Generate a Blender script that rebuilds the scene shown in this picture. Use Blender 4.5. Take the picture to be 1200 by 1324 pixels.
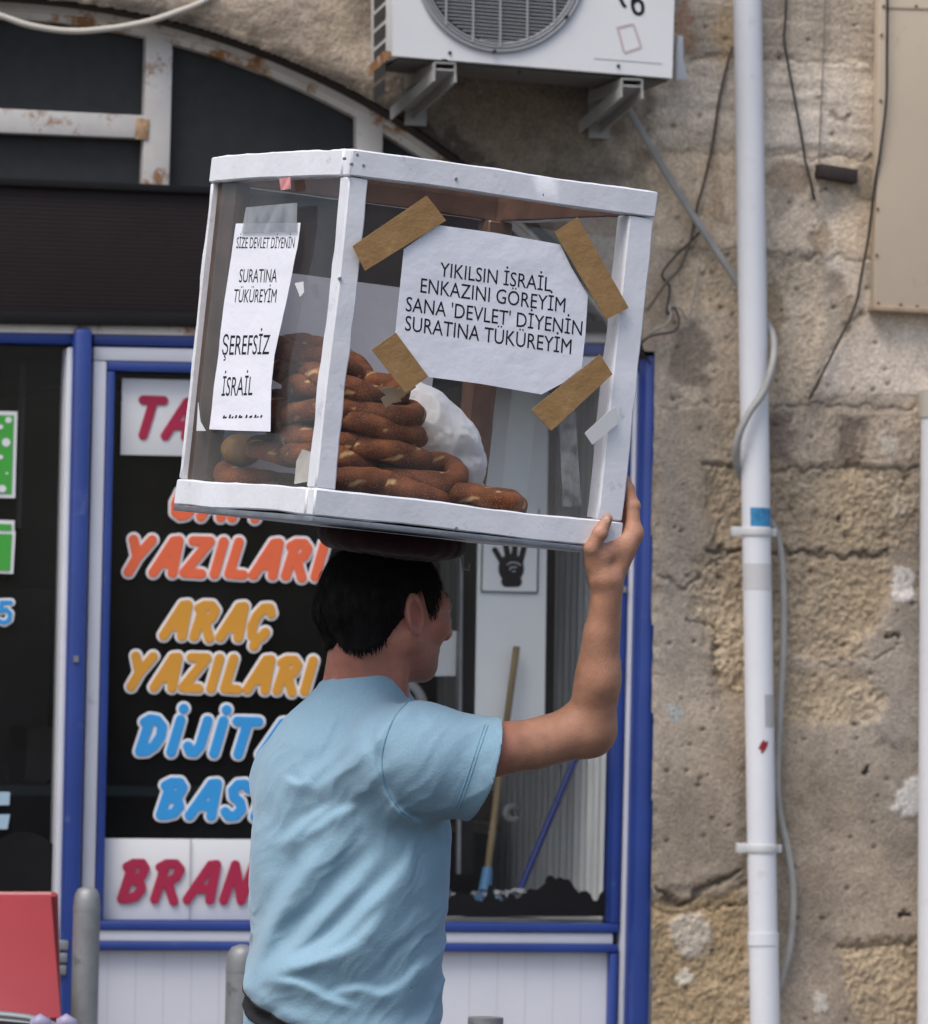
import bpy, bmesh, math, random
import numpy as np
from mathutils import Matrix, Vector
for o in list(bpy.data.objects): bpy.data.objects.remove(o)
SC = bpy.context.scene
COL = SC.collection
random.seed(7); RNG = np.random.default_rng(7)

# ------------------------------------------------------------------ camera
FPX = 7080.0                                   # focal length in photo pixels (photo is 1200 x 1324)
PITCH = math.radians(2.33); ROLL = 0.021
CAM = np.array([0.0, 0.0, 1.4])
_U0 = np.array([0.0, -math.sin(PITCH), math.cos(PITCH)]); _X0 = np.array([1.0, 0.0, 0.0])
FW = np.array([0.0, math.cos(PITCH), math.sin(PITCH)])
RT = _X0*math.cos(ROLL) + _U0*math.sin(ROLL)
UP = -_X0*math.sin(ROLL) + _U0*math.cos(ROLL)
MC = np.stack([RT, FW, UP], 1)                 # camera-aligned (right, forward, up) -> world
cd = bpy.data.cameras.new('camera'); cam = bpy.data.objects.new('camera', cd); COL.objects.link(cam)
cd.sensor_fit = 'HORIZONTAL'; cd.sensor_width = 36.0; cd.lens = FPX/1200*36.0
cd.clip_start = 0.1; cd.clip_end = 500.0
cam.matrix_world = Matrix(((RT[0], UP[0], -FW[0], CAM[0]), (RT[1], UP[1], -FW[1], CAM[1]), (RT[2], UP[2], -FW[2], CAM[2]), (0, 0, 0, 1)))
cd.dof.use_dof = True; cd.dof.focus_distance = 7.85; cd.dof.aperture_fstop = 19.0
SC.camera = cam

# ------------------------------------------------------------------ light: bright overcast day, sun veiled behind and left of the camera
SUN_EL, SUN_AZ = math.radians(58), math.radians(214)     # azimuth clockwise from +Y
w = bpy.data.worlds.new('World'); SC.world = w; w.use_nodes = True
nt = w.node_tree; nt.nodes.clear()
bgn = nt.nodes.new('ShaderNodeBackground'); out = nt.nodes.new('ShaderNodeOutputWorld'); sky = nt.nodes.new('ShaderNodeTexSky')
sky.sky_type = 'NISHITA'; sky.sun_disc = False; sky.sun_elevation = SUN_EL; sky.sun_rotation = SUN_AZ
sky.air_density = 1.0; sky.dust_density = 4.0; sky.ozone_density = 1.0
bgn.inputs['Strength'].default_value = 0.115
nt.links.new(sky.outputs[0], bgn.inputs[0]); nt.links.new(bgn.outputs[0], out.inputs[0])
sl = bpy.data.lights.new('sun', 'SUN'); sl.energy = 1.0; sl.angle = math.radians(30); sl.color = (1.0, 0.965, 0.92)
so = bpy.data.objects.new('sun', sl); COL.objects.link(so)
sdir = Vector((math.sin(SUN_AZ)*math.cos(SUN_EL), math.cos(SUN_AZ)*math.cos(SUN_EL), math.sin(SUN_EL)))
so.location = sdir*30; so.rotation_euler = sdir.to_track_quat('Z', 'Y').to_euler()
SC.view_settings.view_transform = 'Standard'; SC.view_settings.look = 'None'
SC.view_settings.exposure = 0.70; SC.view_settings.gamma = 1.0; SC.view_settings.use_curve_mapping = False
SC.cycles.max_bounces = 10; SC.cycles.transparent_max_bounces = 24; SC.cycles.sample_clamp_indirect = 6.0

# ------------------------------------------------------------------ geometry helpers
def ray(px, py):
    px = np.asarray(px, float); py = np.asarray(py, float)
    return FW*FPX + np.multiply.outer(px-600.0, RT) + np.multiply.outer(662.0-py, UP)
def at(px, py, depth):
    d = ray(px, py); return CAM + d*(np.asarray(depth)/FPX)[..., None] if np.ndim(depth) else CAM + d*(depth/FPX)
def plane_pt(px, py, p0, n, off=0.0):
    d = ray(px, py); t = ((np.dot(p0-CAM, n)+off)/(d@n)); return CAM + d*np.expand_dims(t, -1)
WY = math.radians(14.0)                        # the facade turns away to the right
WT = np.array([math.cos(WY), math.sin(WY), 0.0]); WN = np.array([math.sin(WY), -math.cos(WY), 0.0]); WZ = np.array([0, 0, 1.0])
WP0 = CAM + (FW*FPX)*(13.5/FPX)
PXW = 13.5/FPX
def W(px, py, w=0.0): return plane_pt(px, py, WP0, WN, w)
def proj(P):
    q = (np.asarray(P)-CAM)@MC
    return 600+FPX*q[..., 0]/q[..., 1], 662-FPX*q[..., 2]/q[..., 1]

def tag(o, label=None, cat=None, group=None, kind=None):
    if label: o['label'] = label
    if cat: o['category'] = cat
    if group: o['group'] = group
    if kind: o['kind'] = kind
    return o
def empty(name, loc, label=None, cat=None, group=None, kind=None):
    o = bpy.data.objects.new(name, None); COL.objects.link(o); o.location = Vector(loc); o.empty_display_size = 0.05
    return tag(o, label, cat, group, kind)
def world_loc(o):
    v = Vector((0, 0, 0))
    while o is not None: v += o.location; o = o.parent
    return np.array(v)
def link(name, me, mat, parent=None, origin=None):
    o = bpy.data.objects.new(name, me); COL.objects.link(o)
    for m in (mat if isinstance(mat, (list, tuple)) else [mat]): me.materials.append(m)
    if parent is not None: o.parent = parent
    return o
def mesh(name, V, F, mat, parent=None, origin=None, smooth=False, sharp=None, matidx=None):
    """V in world coordinates; origin: the object's own origin for a top-level mesh"""
    V = np.asarray(V, float).reshape(-1, 3)
    org = world_loc(parent) if parent is not None else (np.asarray(origin, float) if origin is not None else V.mean(0))
    me = bpy.data.meshes.new(name)
    me.from_pydata((V-org).tolist(), [], [tuple(int(i) for i in f) for f in F])
    if smooth: me.shade_smooth()
    if sharp: me.set_sharp_from_angle(angle=math.radians(sharp))
    if matidx is not None: me.polygons.foreach_set('material_index', np.asarray(matidx, dtype=np.int32))
    me.update()
    o = link(name, me, mat, parent)
    if parent is None: o.location = Vector(org)
    return o
class MB:
    """collects shapes of ONE part"""
    def __init__(s): s.V = []; s.F = []; s.n = 0; s.M = []
    def add(s, V, F, m=0):
        V = np.asarray(V, float).reshape(-1, 3); s.V.append(V); s.F += [tuple(i+s.n for i in f) for f in F]; s.M += [m]*len(F); s.n += len(V); return s
    def hexa(s, C, m=0):                          # 8 corners: bottom 4 ccw, top 4
        return s.add(C, [(3, 2, 1, 0), (4, 5, 6, 7), (0, 1, 5, 4), (1, 2, 6, 5), (2, 3, 7, 6), (3, 0, 4, 7)], m)
    def box(s, c, ax, ay, az, m=0):               # centre and half-axis vectors
        c, ax, ay, az = (np.asarray(q, float) for q in (c, ax, ay, az))
        return s.hexa([c-ax-ay-az, c+ax-ay-az, c+ax+ay-az, c-ax+ay-az, c-ax-ay+az, c+ax-ay+az, c+ax+ay+az, c-ax+ay+az], m)
    def prism(s, pts, w0, w1, m=0):               # photo outline on the facade at w1, thickness back to w0
        pts = np.asarray(pts, float); f = W(pts[:, 0], pts[:, 1], w1); b = f - WN*(w1-w0); n = len(pts)
        a = 0.0
        for i in range(n): a += pts[i][0]*pts[(i+1) % n][1]-pts[(i+1) % n][0]*pts[i][1]
        fr = tuple(range(n)); bk = tuple(range(2*n-1, n-1, -1)); sd = [(i, i+n, (i+1) % n+n, (i+1) % n) for i in range(n)]
        if a > 0: fr = fr[::-1]; bk = bk[::-1]; sd = [q[::-1] for q in sd]
        return s.add(np.vstack([f, b]), [fr, bk]+sd, m)
    def tube(s, P, r, n=12, caps=True, m=0, ell=None):
        P = np.asarray(P, float); r = np.broadcast_to(np.asarray(r, float), (len(P),))
        T = np.gradient(P, axis=0); T /= np.linalg.norm(T, axis=1)[:, None]+1e-12
        ref = np.array([0.0, 0, 1]) if abs(T[0][2]) < .9 else np.array([1.0, 0, 0])
        N = np.cross(T[0], ref); N /= np.linalg.norm(N); V = []
        for i in range(len(P)):
            N = N-T[i]*np.dot(N, T[i]); N /= np.linalg.norm(N); B = np.cross(T[i], N)
            for k in range(n):
                a = 2*math.pi*k/n; V.append(P[i]+r[i]*(N*math.cos(a)+B*math.sin(a)))
        F = [(i*n+k, i*n+(k+1) % n, (i+1)*n+(k+1) % n, (i+1)*n+k) for i in range(len(P)-1) for k in range(n)]
        if caps: F += [tuple(range(n))[::-1], tuple((len(P)-1)*n+k for k in range(n))]
        return s.add(V, F, m)
    def build(s, name, mat, parent=None, origin=None, smooth=False, sharp=None, bevel=0, seg=2):
        V = np.vstack(s.V)
        o = mesh(name, V, s.F, mat, parent, origin, smooth, None, s.M if isinstance(mat, (list, tuple)) else None)
        bm = bmesh.new(); bm.from_mesh(o.data); bmesh.ops.recalc_face_normals(bm, faces=bm.faces)
        if bevel:
            es = [e for e in bm.edges if len(e.link_faces) == 2 and e.calc_face_angle(0) > .5]
            bmesh.ops.bevel(bm, geom=es, offset=bevel, segments=seg, affect='EDGES', profile=.5, clamp_overlap=True)
            for f in bm.faces: f.smooth = True
        bm.to_mesh(o.data); bm.free()
        if bevel: o.data.set_sharp_from_angle(angle=math.radians(35))
        elif smooth: o.data.set_sharp_from_angle(angle=math.radians(55))
        elif sharp: o.data.shade_smooth(); o.data.set_sharp_from_angle(angle=math.radians(sharp))
        return o
def spline(P, n=10):
    P = np.asarray(P, float); Q = np.vstack([2*P[0]-P[1], P, 2*P[-1]-P[-2]]); out = []
    for i in range(1, len(Q)-2):
        for t in np.arange(n)/n:
            a, b, c, d = Q[i-1], Q[i], Q[i+1], Q[i+2]
            out.append(.5*((2*b)+(-a+c)*t+(2*a-5*b+4*c-d)*t*t+(-a+3*b-3*c+d)*t**3))
    out.append(Q[-2]); return np.array(out)
def wpath(pts, n=10):                             # (px, py, w) way-points on the facade -> world polyline
    return spline(np.array([W(x, y, q) for x, y, q in pts]), n)

# --- numpy noise
def _hash(i, j, k):
    h = (i*374761393 + j*668265263 + k*2147483647) & 0xffffffff
    h = ((h ^ (h >> 13))*1274126177) & 0xffffffff
    return ((h ^ (h >> 16)) & 0xffff)/32767.5-1.0
def vnoise(P):
    P = np.asarray(P, float); I = np.floor(P).astype(np.int64); f = P-I; f = f*f*(3-2*f); r = 0
    for a in (0, 1):
        for b in (0, 1):
            for c in (0, 1):
                wgt = (f[:, 0] if a else 1-f[:, 0])*(f[:, 1] if b else 1-f[:, 1])*(f[:, 2] if c else 1-f[:, 2])
                r = r + wgt*_hash(I[:, 0]+a, I[:, 1]+b, I[:, 2]+c)
    return r
def fbm(P, o=4):
    P = np.asarray(P, float); r = 0; a = .5; s = 1.0
    for i in range(o): r = r+a*vnoise(P*s+17.3*i); a *= .5; s *= 2.03
    return r

# --- implicit surfaces
def smin(a, b, k): h = np.clip(.5+.5*(b-a)/k, 0, 1); return b*(1-h)+a*h-k*h*(1-h)
def smax(a, b, k): return -smin(-a, -b, k)
def cone(p, a, b, ra, rb):
    a = np.asarray(a, float); b = np.asarray(b, float); ab = b-a; t = np.clip((p-a)@ab/np.dot(ab, ab), 0, 1)
    return np.linalg.norm(p-a-t[:, None]*ab, axis=1)-(ra+(rb-ra)*t)
def ell(p, c, r, M=None):
    q = p-np.asarray(c, float)
    if M is not None: q = q@M
    r = np.asarray(r, float); k0 = np.linalg.norm(q/r, axis=1); k1 = np.linalg.norm(q/(r*r), axis=1)+1e-9
    return k0*(k0-1)/k1
def ball(p, c, r): return np.linalg.norm(p-np.asarray(c, float), axis=1)-r
def surface_nets(sdf, lo, hi, h, B=8, margin=.012, newton=1):
    lo = np.asarray(lo, float); hi = np.asarray(hi, float); n = np.ceil((hi-lo)/h).astype(int)+1; n = ((n+B-1)//B)*B
    nb = n//B; g = [np.arange(k) for k in nb]
    bi = np.stack(np.meshgrid(*g, indexing='ij'), -1).reshape(-1, 3)
    cen = lo+(bi*B+(B-1)/2)*h; dc = sdf(cen)
    val = np.repeat(np.repeat(np.repeat(dc.reshape(nb), B, 0), B, 1), B, 2).astype(np.float32)
    act = bi[np.abs(dc) < B*h*.9*1.25+margin]
    loc = np.stack(np.meshgrid(*[np.arange(B)]*3, indexing='ij'), -1).reshape(-1, 3)
    for s in range(0, len(act), 400):
        I = (act[s:s+400, None, :]*B+loc[None]).reshape(-1, 3)
        val[I[:, 0], I[:, 1], I[:, 2]] = sdf(lo+I*h)
    neg = val < 0; c = np.zeros(tuple(n-1), np.int8); cor = [(a, b, d) for a in (0, 1) for b in (0, 1) for d in (0, 1)]
    sh = lambda A, q: A[q[0]:A.shape[0]-1+q[0], q[1]:A.shape[1]-1+q[1], q[2]:A.shape[2]-1+q[2]]
    for q in cor: c += sh(neg, q)
    cell = np.argwhere((c > 0) & (c < 8)); idx = -np.ones(tuple(n-1), np.int64); idx[tuple(cell.T)] = np.arange(len(cell))
    acc = np.zeros((len(cell), 3)); cnt = np.zeros(len(cell))
    for q in cor:
        for ax in range(3):
            if q[ax]: continue
            q2 = list(q); q2[ax] = 1
            va = val[tuple((cell+q).T)]; vb = val[tuple((cell+q2).T)]; m = (va < 0) != (vb < 0)
            t = va[m]/(va[m]-vb[m]); pt = np.tile(np.array(q, float), (m.sum(), 1)); pt[:, ax] += t
            acc[m] += pt; cnt[m] += 1
    V = lo+(cell+acc/cnt[:, None])*h; F = []
    for ax in range(3):
        a1, a2 = (ax+1) % 3, (ax+2) % 3
        A = np.take(neg, range(0, n[ax]-1), ax); Bq = np.take(neg, range(1, n[ax]), ax)
        e = np.argwhere(A != Bq); e = e[(e[:, a1] > 0) & (e[:, a2] > 0) & (e[:, a1] < n[a1]-1) & (e[:, a2] < n[a2]-1)]
        fl = neg[tuple(e.T)]; qs = []
        for d1, d2 in ((0, 0), (1, 0), (1, 1), (0, 1)):
            k = e.copy(); k[:, a1] -= d1; k[:, a2] -= d2; qs.append(idx[tuple(k.T)])
        q = np.stack(qs, 1); q[~fl] = q[~fl][:, ::-1]; F.append(q)
    F = np.vstack(F); F = F[(F >= 0).all(1)]
    for _ in range(newton):
        e = h*.25; d = sdf(V); G = np.stack([sdf(V+np.eye(3)[i]*e)-sdf(V-np.eye(3)[i]*e) for i in range(3)], 1)/(2*e)
        st = -(d/np.maximum((G*G).sum(1), .25))[:, None]*G; L = np.linalg.norm(st, axis=1)[:, None]
        V = V+st*np.minimum(1, h*.6/(L+1e-12))
    return V, F
def fast_mesh(name, V, F, mat, parent=None, origin=None, smooth=True, sharp=None, attrs=None):
    V = np.asarray(V, float); F = np.asarray(F)
    org = world_loc(parent) if parent is not None else (np.asarray(origin, float) if origin is not None else V.mean(0))
    me = bpy.data.meshes.new(name); k = F.shape[1]
    me.vertices.add(len(V)); me.vertices.foreach_set('co', (V-org).astype(np.float32).ravel())
    me.loops.add(len(F)*k); me.loops.foreach_set('vertex_index', F.astype(np.int32).ravel())
    me.polygons.add(len(F)); me.polygons.foreach_set('loop_start', np.arange(0, len(F)*k, k, dtype=np.int32))
    me.update(calc_edges=True); me.validate()
    if smooth: me.shade_smooth()
    if sharp: me.set_sharp_from_angle(angle=math.radians(sharp))
    for nm, arr in (attrs or {}).items():
        arr = np.asarray(arr, np.float32)
        if arr.ndim == 1: a = me.attributes.new(nm, 'FLOAT', 'POINT'); a.data.foreach_set('value', arr)
        else:
            a = me.attributes.new(nm, 'FLOAT_COLOR', 'POINT'); a.data.foreach_set('color', np.hstack([arr, np.ones((len(arr), 1), np.float32)]).ravel())
    o = link(name, me, mat, parent)
    if parent is None: o.location = Vector(org)
    return o
def seg_dist(x, y, P):
    """distance to polyline (px), fraction along it and side"""
    best = np.full(x.shape, 1e9); T = np.zeros(x.shape); S = np.zeros(x.shape); P = np.asarray(P, float)
    L = np.r_[0, np.cumsum(np.hypot(*np.diff(P, axis=0).T))]
    for i in range(len(P)-1):
        a, b = P[i], P[i+1]; ab = b-a; l2 = ab@ab
        t = np.clip(((x-a[0])*ab[0]+(y-a[1])*ab[1])/l2, 0, 1); dx = x-a[0]-t*ab[0]; dy = y-a[1]-t*ab[1]; d = np.hypot(dx, dy)
        m = d < best; best = np.where(m, d, best); T = np.where(m, (L[i]+t*math.sqrt(l2))/L[-1], T)
        S = np.where(m, np.sign(ab[0]*dy-ab[1]*dx), S)
    return best, T, S
def poly_sd(x, y, P):
    P = np.asarray(P, float); n = len(P); d, _, _ = seg_dist(x, y, np.vstack([P, P[:1]])); ins = np.zeros(x.shape, bool)
    for i in range(n):
        (x0, y0), (x1, y1) = P[i], P[(i+1) % n]
        c = ((y0 > y) != (y1 > y)); ins ^= c & (x < (x1-x0)*(y-y0)/(y1-y0+1e-12)+x0)
    return np.where(ins, -d, d)
def sstep(a, b, x): t = np.clip((x-a)/(b-a), 0, 1); return t*t*(3-2*t)

# ------------------------------------------------------------------ materials
def mat(name, col, rough=.6, spec=.5, metal=0, var=0, vscale=20, bump=0, bscale=60, dirt=None, dscale=6, dth=.55, dsoft=.12, sheen=0, sss=0, coat=0):
    m = bpy.data.materials.new(name); m.use_nodes = True; n = m.node_tree.nodes; l = m.node_tree.links; b = n['Principled BSDF']
    b.inputs['Base Color'].default_value = (*col, 1); b.inputs['Roughness'].default_value = rough; b.inputs['Metallic'].default_value = metal
    b.inputs['Specular IOR Level'].default_value = spec; b.inputs['Sheen Weight'].default_value = sheen; b.inputs['Coat Weight'].default_value = coat
    if sss: b.inputs['Subsurface Weight'].default_value = sss; b.inputs['Subsurface Radius'].default_value = (.012, .005, .003); b.inputs['Subsurface Scale'].default_value = 1
    tc = n.new('ShaderNodeTexCoord'); last = None
    def noise(s, d=5, r=.6):
        q = n.new('ShaderNodeTexNoise'); q.inputs['Scale'].default_value = s; q.inputs['Detail'].default_value = d; q.inputs['Roughness'].default_value = r
        l.new(tc.outputs['Object'], q.inputs['Vector']); return q
    if var:
        q = noise(vscale); r = n.new('ShaderNodeValToRGB'); e = r.color_ramp.elements
        e[0].position = .3; e[1].position = .7; e[0].color = (*[max(0, c*(1-var)) for c in col], 1); e[1].color = (*[min(1, c*(1+var)) for c in col], 1)
        l.new(q.outputs['Fac'], r.inputs[0]); last = r.outputs[0]
    if dirt:
        q = noise(dscale, 8, .7); r = n.new('ShaderNodeMapRange'); r.inputs[1].default_value = dth; r.inputs[2].default_value = dth+dsoft
        l.new(q.outputs['Fac'], r.inputs[0]); mx = n.new('ShaderNodeMix'); mx.data_type = 'RGBA'
        mx.inputs[6].default_value = (*col, 1); mx.inputs[7].default_value = (*dirt, 1)
        if last: l.new(last, mx.inputs[6])
        l.new(r.outputs[0], mx.inputs[0]); last = mx.outputs[2]
    if last: l.new(last, b.inputs['Base Color'])
    if bump:
        q = noise(bscale, 6, .65); bp = n.new('ShaderNodeBump'); bp.inputs['Strength'].default_value = 1; bp.inputs['Distance'].default_value = bump
        l.new(q.outputs['Fac'], bp.inputs['Height']); l.new(bp.outputs[0], b.inputs['Normal'])
    return m
def glass(name, tint=(1, 1, 1), refl=.6, haze=0.0, hcol=(.7, .7, .7), hscale=9, hmax=.2, rough=.02):
    m = bpy.data.materials.new(name); m.use_nodes = True; n = m.node_tree.nodes; l = m.node_tree.links; n.clear()
    o = n.new('ShaderNodeOutputMaterial'); t = n.new('ShaderNodeBsdfTransparent'); g = n.new('ShaderNodeBsdfGlossy'); d = n.new('ShaderNodeBsdfDiffuse')
    t.inputs[0].default_value = (*tint, 1); g.inputs['Roughness'].default_value = rough; d.inputs[0].default_value = (*hcol, 1)
    fr = n.new('ShaderNodeFresnel'); fr.inputs[0].default_value = 1.45; ml = n.new('ShaderNodeMath'); ml.operation = 'MULTIPLY'; ml.inputs[1].default_value = refl
    l.new(fr.outputs[0], ml.inputs[0]); a = n.new('ShaderNodeMixShader'); l.new(ml.outputs[0], a.inputs[0]); l.new(t.outputs[0], a.inputs[1]); l.new(g.outputs[0], a.inputs[2])
    if haze:
        tc = n.new('ShaderNodeTexCoord'); q = n.new('ShaderNodeTexNoise'); q.inputs['Scale'].default_value = hscale; q.inputs['Detail'].default_value = 7
        mr = n.new('ShaderNodeMapRange'); mr.inputs[1].default_value = .35; mr.inputs[2].default_value = .8; mr.inputs[3].default_value = haze; mr.inputs[4].default_value = hmax
        l.new(tc.outputs['Object'], q.inputs['Vector']); l.new(q.outputs['Fac'], mr.inputs[0]); b = n.new('ShaderNodeMixShader')
        l.new(mr.outputs[0], b.inputs[0]); l.new(a.outputs[0], b.inputs[1]); l.new(d.outputs[0], b.inputs[2]); a = b
    l.new(a.outputs[0], o.inputs[0]); return m
M = {}
M['blue'] = mat('blue_coated_aluminium', (.018, .046, .225), .38, .5, var=.12, vscale=5, dirt=(.06, .09, .25), dscale=14, dth=.62)
M['white_alu'] = mat('white_coated_aluminium', (.59, .61, .67), .42, .5, var=.05, vscale=4, dirt=(.45, .44, .44), dscale=11, dth=.62)
M['panel'] = mat('white_pvc_panel', (.60, .62, .675), .45, var=.04, vscale=4, dirt=(.52, .52, .54), dscale=9, dth=.62)
M['rusty'] = mat('rusty_white_paint', (.66, .635, .60), .55, var=.10, vscale=8, dirt=(.33, .155, .055), dscale=8.5, dth=.545, dsoft=.075, bump=.001, bscale=60)
M['blind'] = mat('dark_grey_pane', (.032, .034, .036), .55, .3, var=.15, vscale=30, bump=.0008, bscale=300)
M['inner_wood'] = mat('dull_old_wood', (.085, .058, .045), .7, .3, var=.3, vscale=18)
M['shutter'] = mat('dark_brown_shutter', (.0155, .0105, .011), .6, .25, var=.15, vscale=6)
M['black'] = mat('black', (.006, .006, .007), .7, .2, var=.2, vscale=20)
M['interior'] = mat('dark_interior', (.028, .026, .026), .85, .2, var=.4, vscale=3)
M['steel'] = mat('galvanised_steel', (.23, .24, .25), .5, .5, .35, var=.2, vscale=12, dirt=(.11, .11, .11), dscale=18, dth=.6, bump=.0008, bscale=80)
M['ac'] = mat('white_ac_paint', (.70, .71, .72), .45, var=.04, vscale=4, dirt=(.5, .47, .42), dscale=7, dth=.64)
M['acgrey'] = mat('dark_grille_cavity', (.03, .032, .036), .6)
M['wire'] = mat('grey_grille_wire', (.30, .31, .33), .5, .5)
M['pipe'] = mat('white_plastic_pipe', (.67, .69, .73), .35, .5, var=.05, vscale=3, dirt=(.46, .44, .40), dscale=18, dth=.60, dsoft=.2)
M['cable'] = mat('grey_cable', (.32, .32, .31), .55, var=.15, vscale=15)
M['cable_dark'] = mat('dark_cable', (.03, .028, .026), .6)
M['beige'] = mat('beige_painted_sheet', (.54, .45, .345), .5, .4, var=.05, vscale=3, dirt=(.40, .31, .22), dscale=5, dth=.6, bump=.0006, bscale=8)
M['paint'] = mat('white_brushed_paint', (.755, .77, .81), .5, .4, var=.05, vscale=10, dirt=(.50, .51, .56), dscale=30, dth=.60, dsoft=.12, bump=.0013, bscale=34)
M['wood'] = mat('brown_bare_wood', (.145, .078, .054), .65, .3, var=.3, vscale=18, bump=.001, bscale=60)
M['paper'] = mat('white_paper', (.84, .85, .92), .8, .2, var=.02, vscale=14, bump=.0022, bscale=12)
M['board'] = mat('pale_card', (.66, .66, .72), .8, .2, var=.06, vscale=9, bump=.002, bscale=12)
M['ink'] = mat('black_ink', (.02, .02, .025), .8, .1)
M['tape'] = mat('brown_packing_tape', (.36, .21, .085), .28, .5, var=.10, vscale=26, dirt=(.46, .30, .15), dscale=16, dth=.56, dsoft=.16, bump=.0028, bscale=26)
M['clear_tape'] = glass('clear_tape', (1, 1, 1), .8, .03, (.8, .8, .82), 40, .30, .15)
M['simit'] = None
M['bag'] = mat('white_plastic_bag', (.90, .91, .92), .4, .5, var=.03, vscale=20, bump=.002, bscale=45, sss=.2)
M['pane_l'] = glass('clouded_acrylic', (.97, .97, .97), .09, .010, (.55, .53, .52), 7, .050, .03)
M['shopglass'] = glass('shop_glass', (.95, .96, .96), .36, .004, (.4, .4, .42), 2, .02)
# ================================================================== SETTING: road, kerb, pavement
def wl(u, z, w): return WP0*np.array([1, 1, 0]) + WT*u + WN*w + WZ*z       # facade coordinates: along, height, out
M['asphalt'] = mat('asphalt', (.05, .05, .052), .9, .3, var=.25, vscale=30, bump=.004, bscale=120)
M['paving'] = mat('concrete_paving', (.24, .23, .215), .85, .3, var=.15, vscale=5, dirt=(.14, .13, .12), dscale=4, dth=.58, bump=.003, bscale=60)
M['kerb'] = mat('kerb_stone', (.30, .29, .27), .85, .3, var=.15, vscale=8, bump=.003, bscale=50)
tag(MB().add([(-250, -250, 0), (250, -250, 0), (250, 250, 0), (-250, 250, 0)], [(0, 1, 2, 3)]).build('road', M['asphalt']), kind='structure')
tag(MB().box(wl(0, .06, 1.55), WT*30, WN*1.55, WZ*.056).build('pavement', M['paving'], bevel=.01), kind='structure')
kb = MB()
for i in range(-16, 16): kb.box(wl(i*.9, .066, 3.22), WT*.445, WN*.115, WZ*.062)
tag(kb.build('kerb', M['kerb'], bevel=.012), kind='structure')

# ================================================================== STONE BUILDING
bld = empty('stone_building', wl(0, 0, 0), 'old weathered limestone building with an arched opening around the shop and patched plaster', 'building')
ARC_C, ARC_R = (-40.0, 1055.0), 1055.0
def arc_pts(R, x0, x1, n=40):
    return [(x, ARC_C[1]-math.sqrt(max(0, R*R-(x-ARC_C[0])**2))) for x in np.linspace(x0, x1, n)]
STW = 0.12
step = .0044
u0 = (W(-140, 600)-WP0)@WT; u1 = (W(1330, 600)-WP0)@WT; z0, z1 = .0, 3.62
nu = int((u1-u0)/step); nz = int((z1-z0)/step)
uu, zz = np.meshgrid(np.linspace(u0, u1, nu), np.linspace(z0, z1, nz), indexing='ij')
base = wl(0, 0, 0)+np.multiply.outer(uu, WT)+np.multiply.outer(zz, WZ)+WN*STW
PX, PY = proj(base)
N3 = np.stack([uu.ravel(), zz.ravel(), 0*uu.ravel()], 1)
nz_lo = fbm(N3*9, 4).reshape(uu.shape); nz_mid = fbm(N3*38+5, 4).reshape(uu.shape); nz_hi = fbm(N3*150+9, 3).reshape(uu.shape)
nz_f = fbm(N3*130+13, 3).reshape(uu.shape)
nz_st = fbm(N3*np.array([5, 45, 1])+31, 4).reshape(uu.shape)
jx = PX+nz_mid*10+nz_lo*9; jy = PY+fbm(N3*34+70, 4).reshape(uu.shape)*10+nz_lo*7
H = nz_lo*.005+nz_mid*.0016+nz_hi*.0012
C = np.zeros(uu.shape+(3,)); C[:] = (.31, .26, .205)
C *= (1+nz_lo*.30+nz_mid*.22+nz_hi*.18)[..., None]
R = np.full(uu.shape, .45)
def layer(poly, col, h, rough, edge=8.5, hn=.0, soft=None):
    """a patch of plaster or bare stone with a ragged outline"""
    global H, C, R
    d = poly_sd(jx, jy, poly); a = sstep(edge, -edge, d) if soft is None else sstep(soft, -soft, d)
    c = np.array(col)*1.12*(1+nz_lo*.30+nz_mid*(.20+.02*rough)+nz_f*.22*rough+nz_hi*(.14+.24*rough))[..., None]
    C = C*(1-a[..., None])+c*a[..., None]
    H = H*(1-a*.6)+a*(h+hn*.27*(.7*nz_mid+.8*nz_f+.6*nz_hi)); R = R*(1-a)+rough*a
def groove(P, wd, dep, dark=.5, ragged=1.0):
    global H, C
    dep *= .7; dark = dark+(1-dark)*.25
    d, t, s = seg_dist(PX+nz_mid*14*ragged+nz_lo*6*ragged, PY+nz_mid[::-1, ::-1]*12*ragged, P); wv = wd*(1+.9*nz_mid)
    a = np.exp(-(d/np.maximum(wv, .6))**2); H = H-dep*a; C = C*(1-(1-dark)*a[..., None])
def spot(x, y, rx, ry, col, h=0.0, amt=1.0):
    global H, C
    d = np.hypot((PX-x+nz_mid*16)/rx, (PY-y+nz_mid[::-1]*16)/ry); a = sstep(1.15, .8, d)*amt
    C = C*(1-a[..., None])+np.array(col)*a[..., None]*(1+nz_hi*.2)[..., None]; H = H+h*a
# smooth dressed courses high on the wall
layer([(840, -160), (1400, -160), (1400, 78), (840, 72)], (.285, .245, .20), .003, .5)
layer([(840, 76), (1400, 86), (1400, 205), (840, 190)], (.40, .35, .29), .006, .30)
H += .004*nz_st*sstep(330, 210, PY)*sstep(830, 860, PX); C *= (1+.22*nz_st*sstep(340, 210, PY))[..., None]
layer([(840, 194), (1400, 214), (1400, 345), (1100, 330), (840, 322)], (.39, .325, .25), .003, .5)
layer([(880, 330), (1060, 335), (1070, 420), (1040, 515), (960, 520), (870, 515)], (.37, .305, .225), -.004, .9, hn=.008)
layer([(1062, 330), (1400, 340), (1400, 522), (1052, 516), (1110, 400)], (.41, .355, .295), .006, .25)
layer([(845, 420), (960, 400), (965, 520), (845, 530)], (.30, .255, .205), .0, .6)
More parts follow.
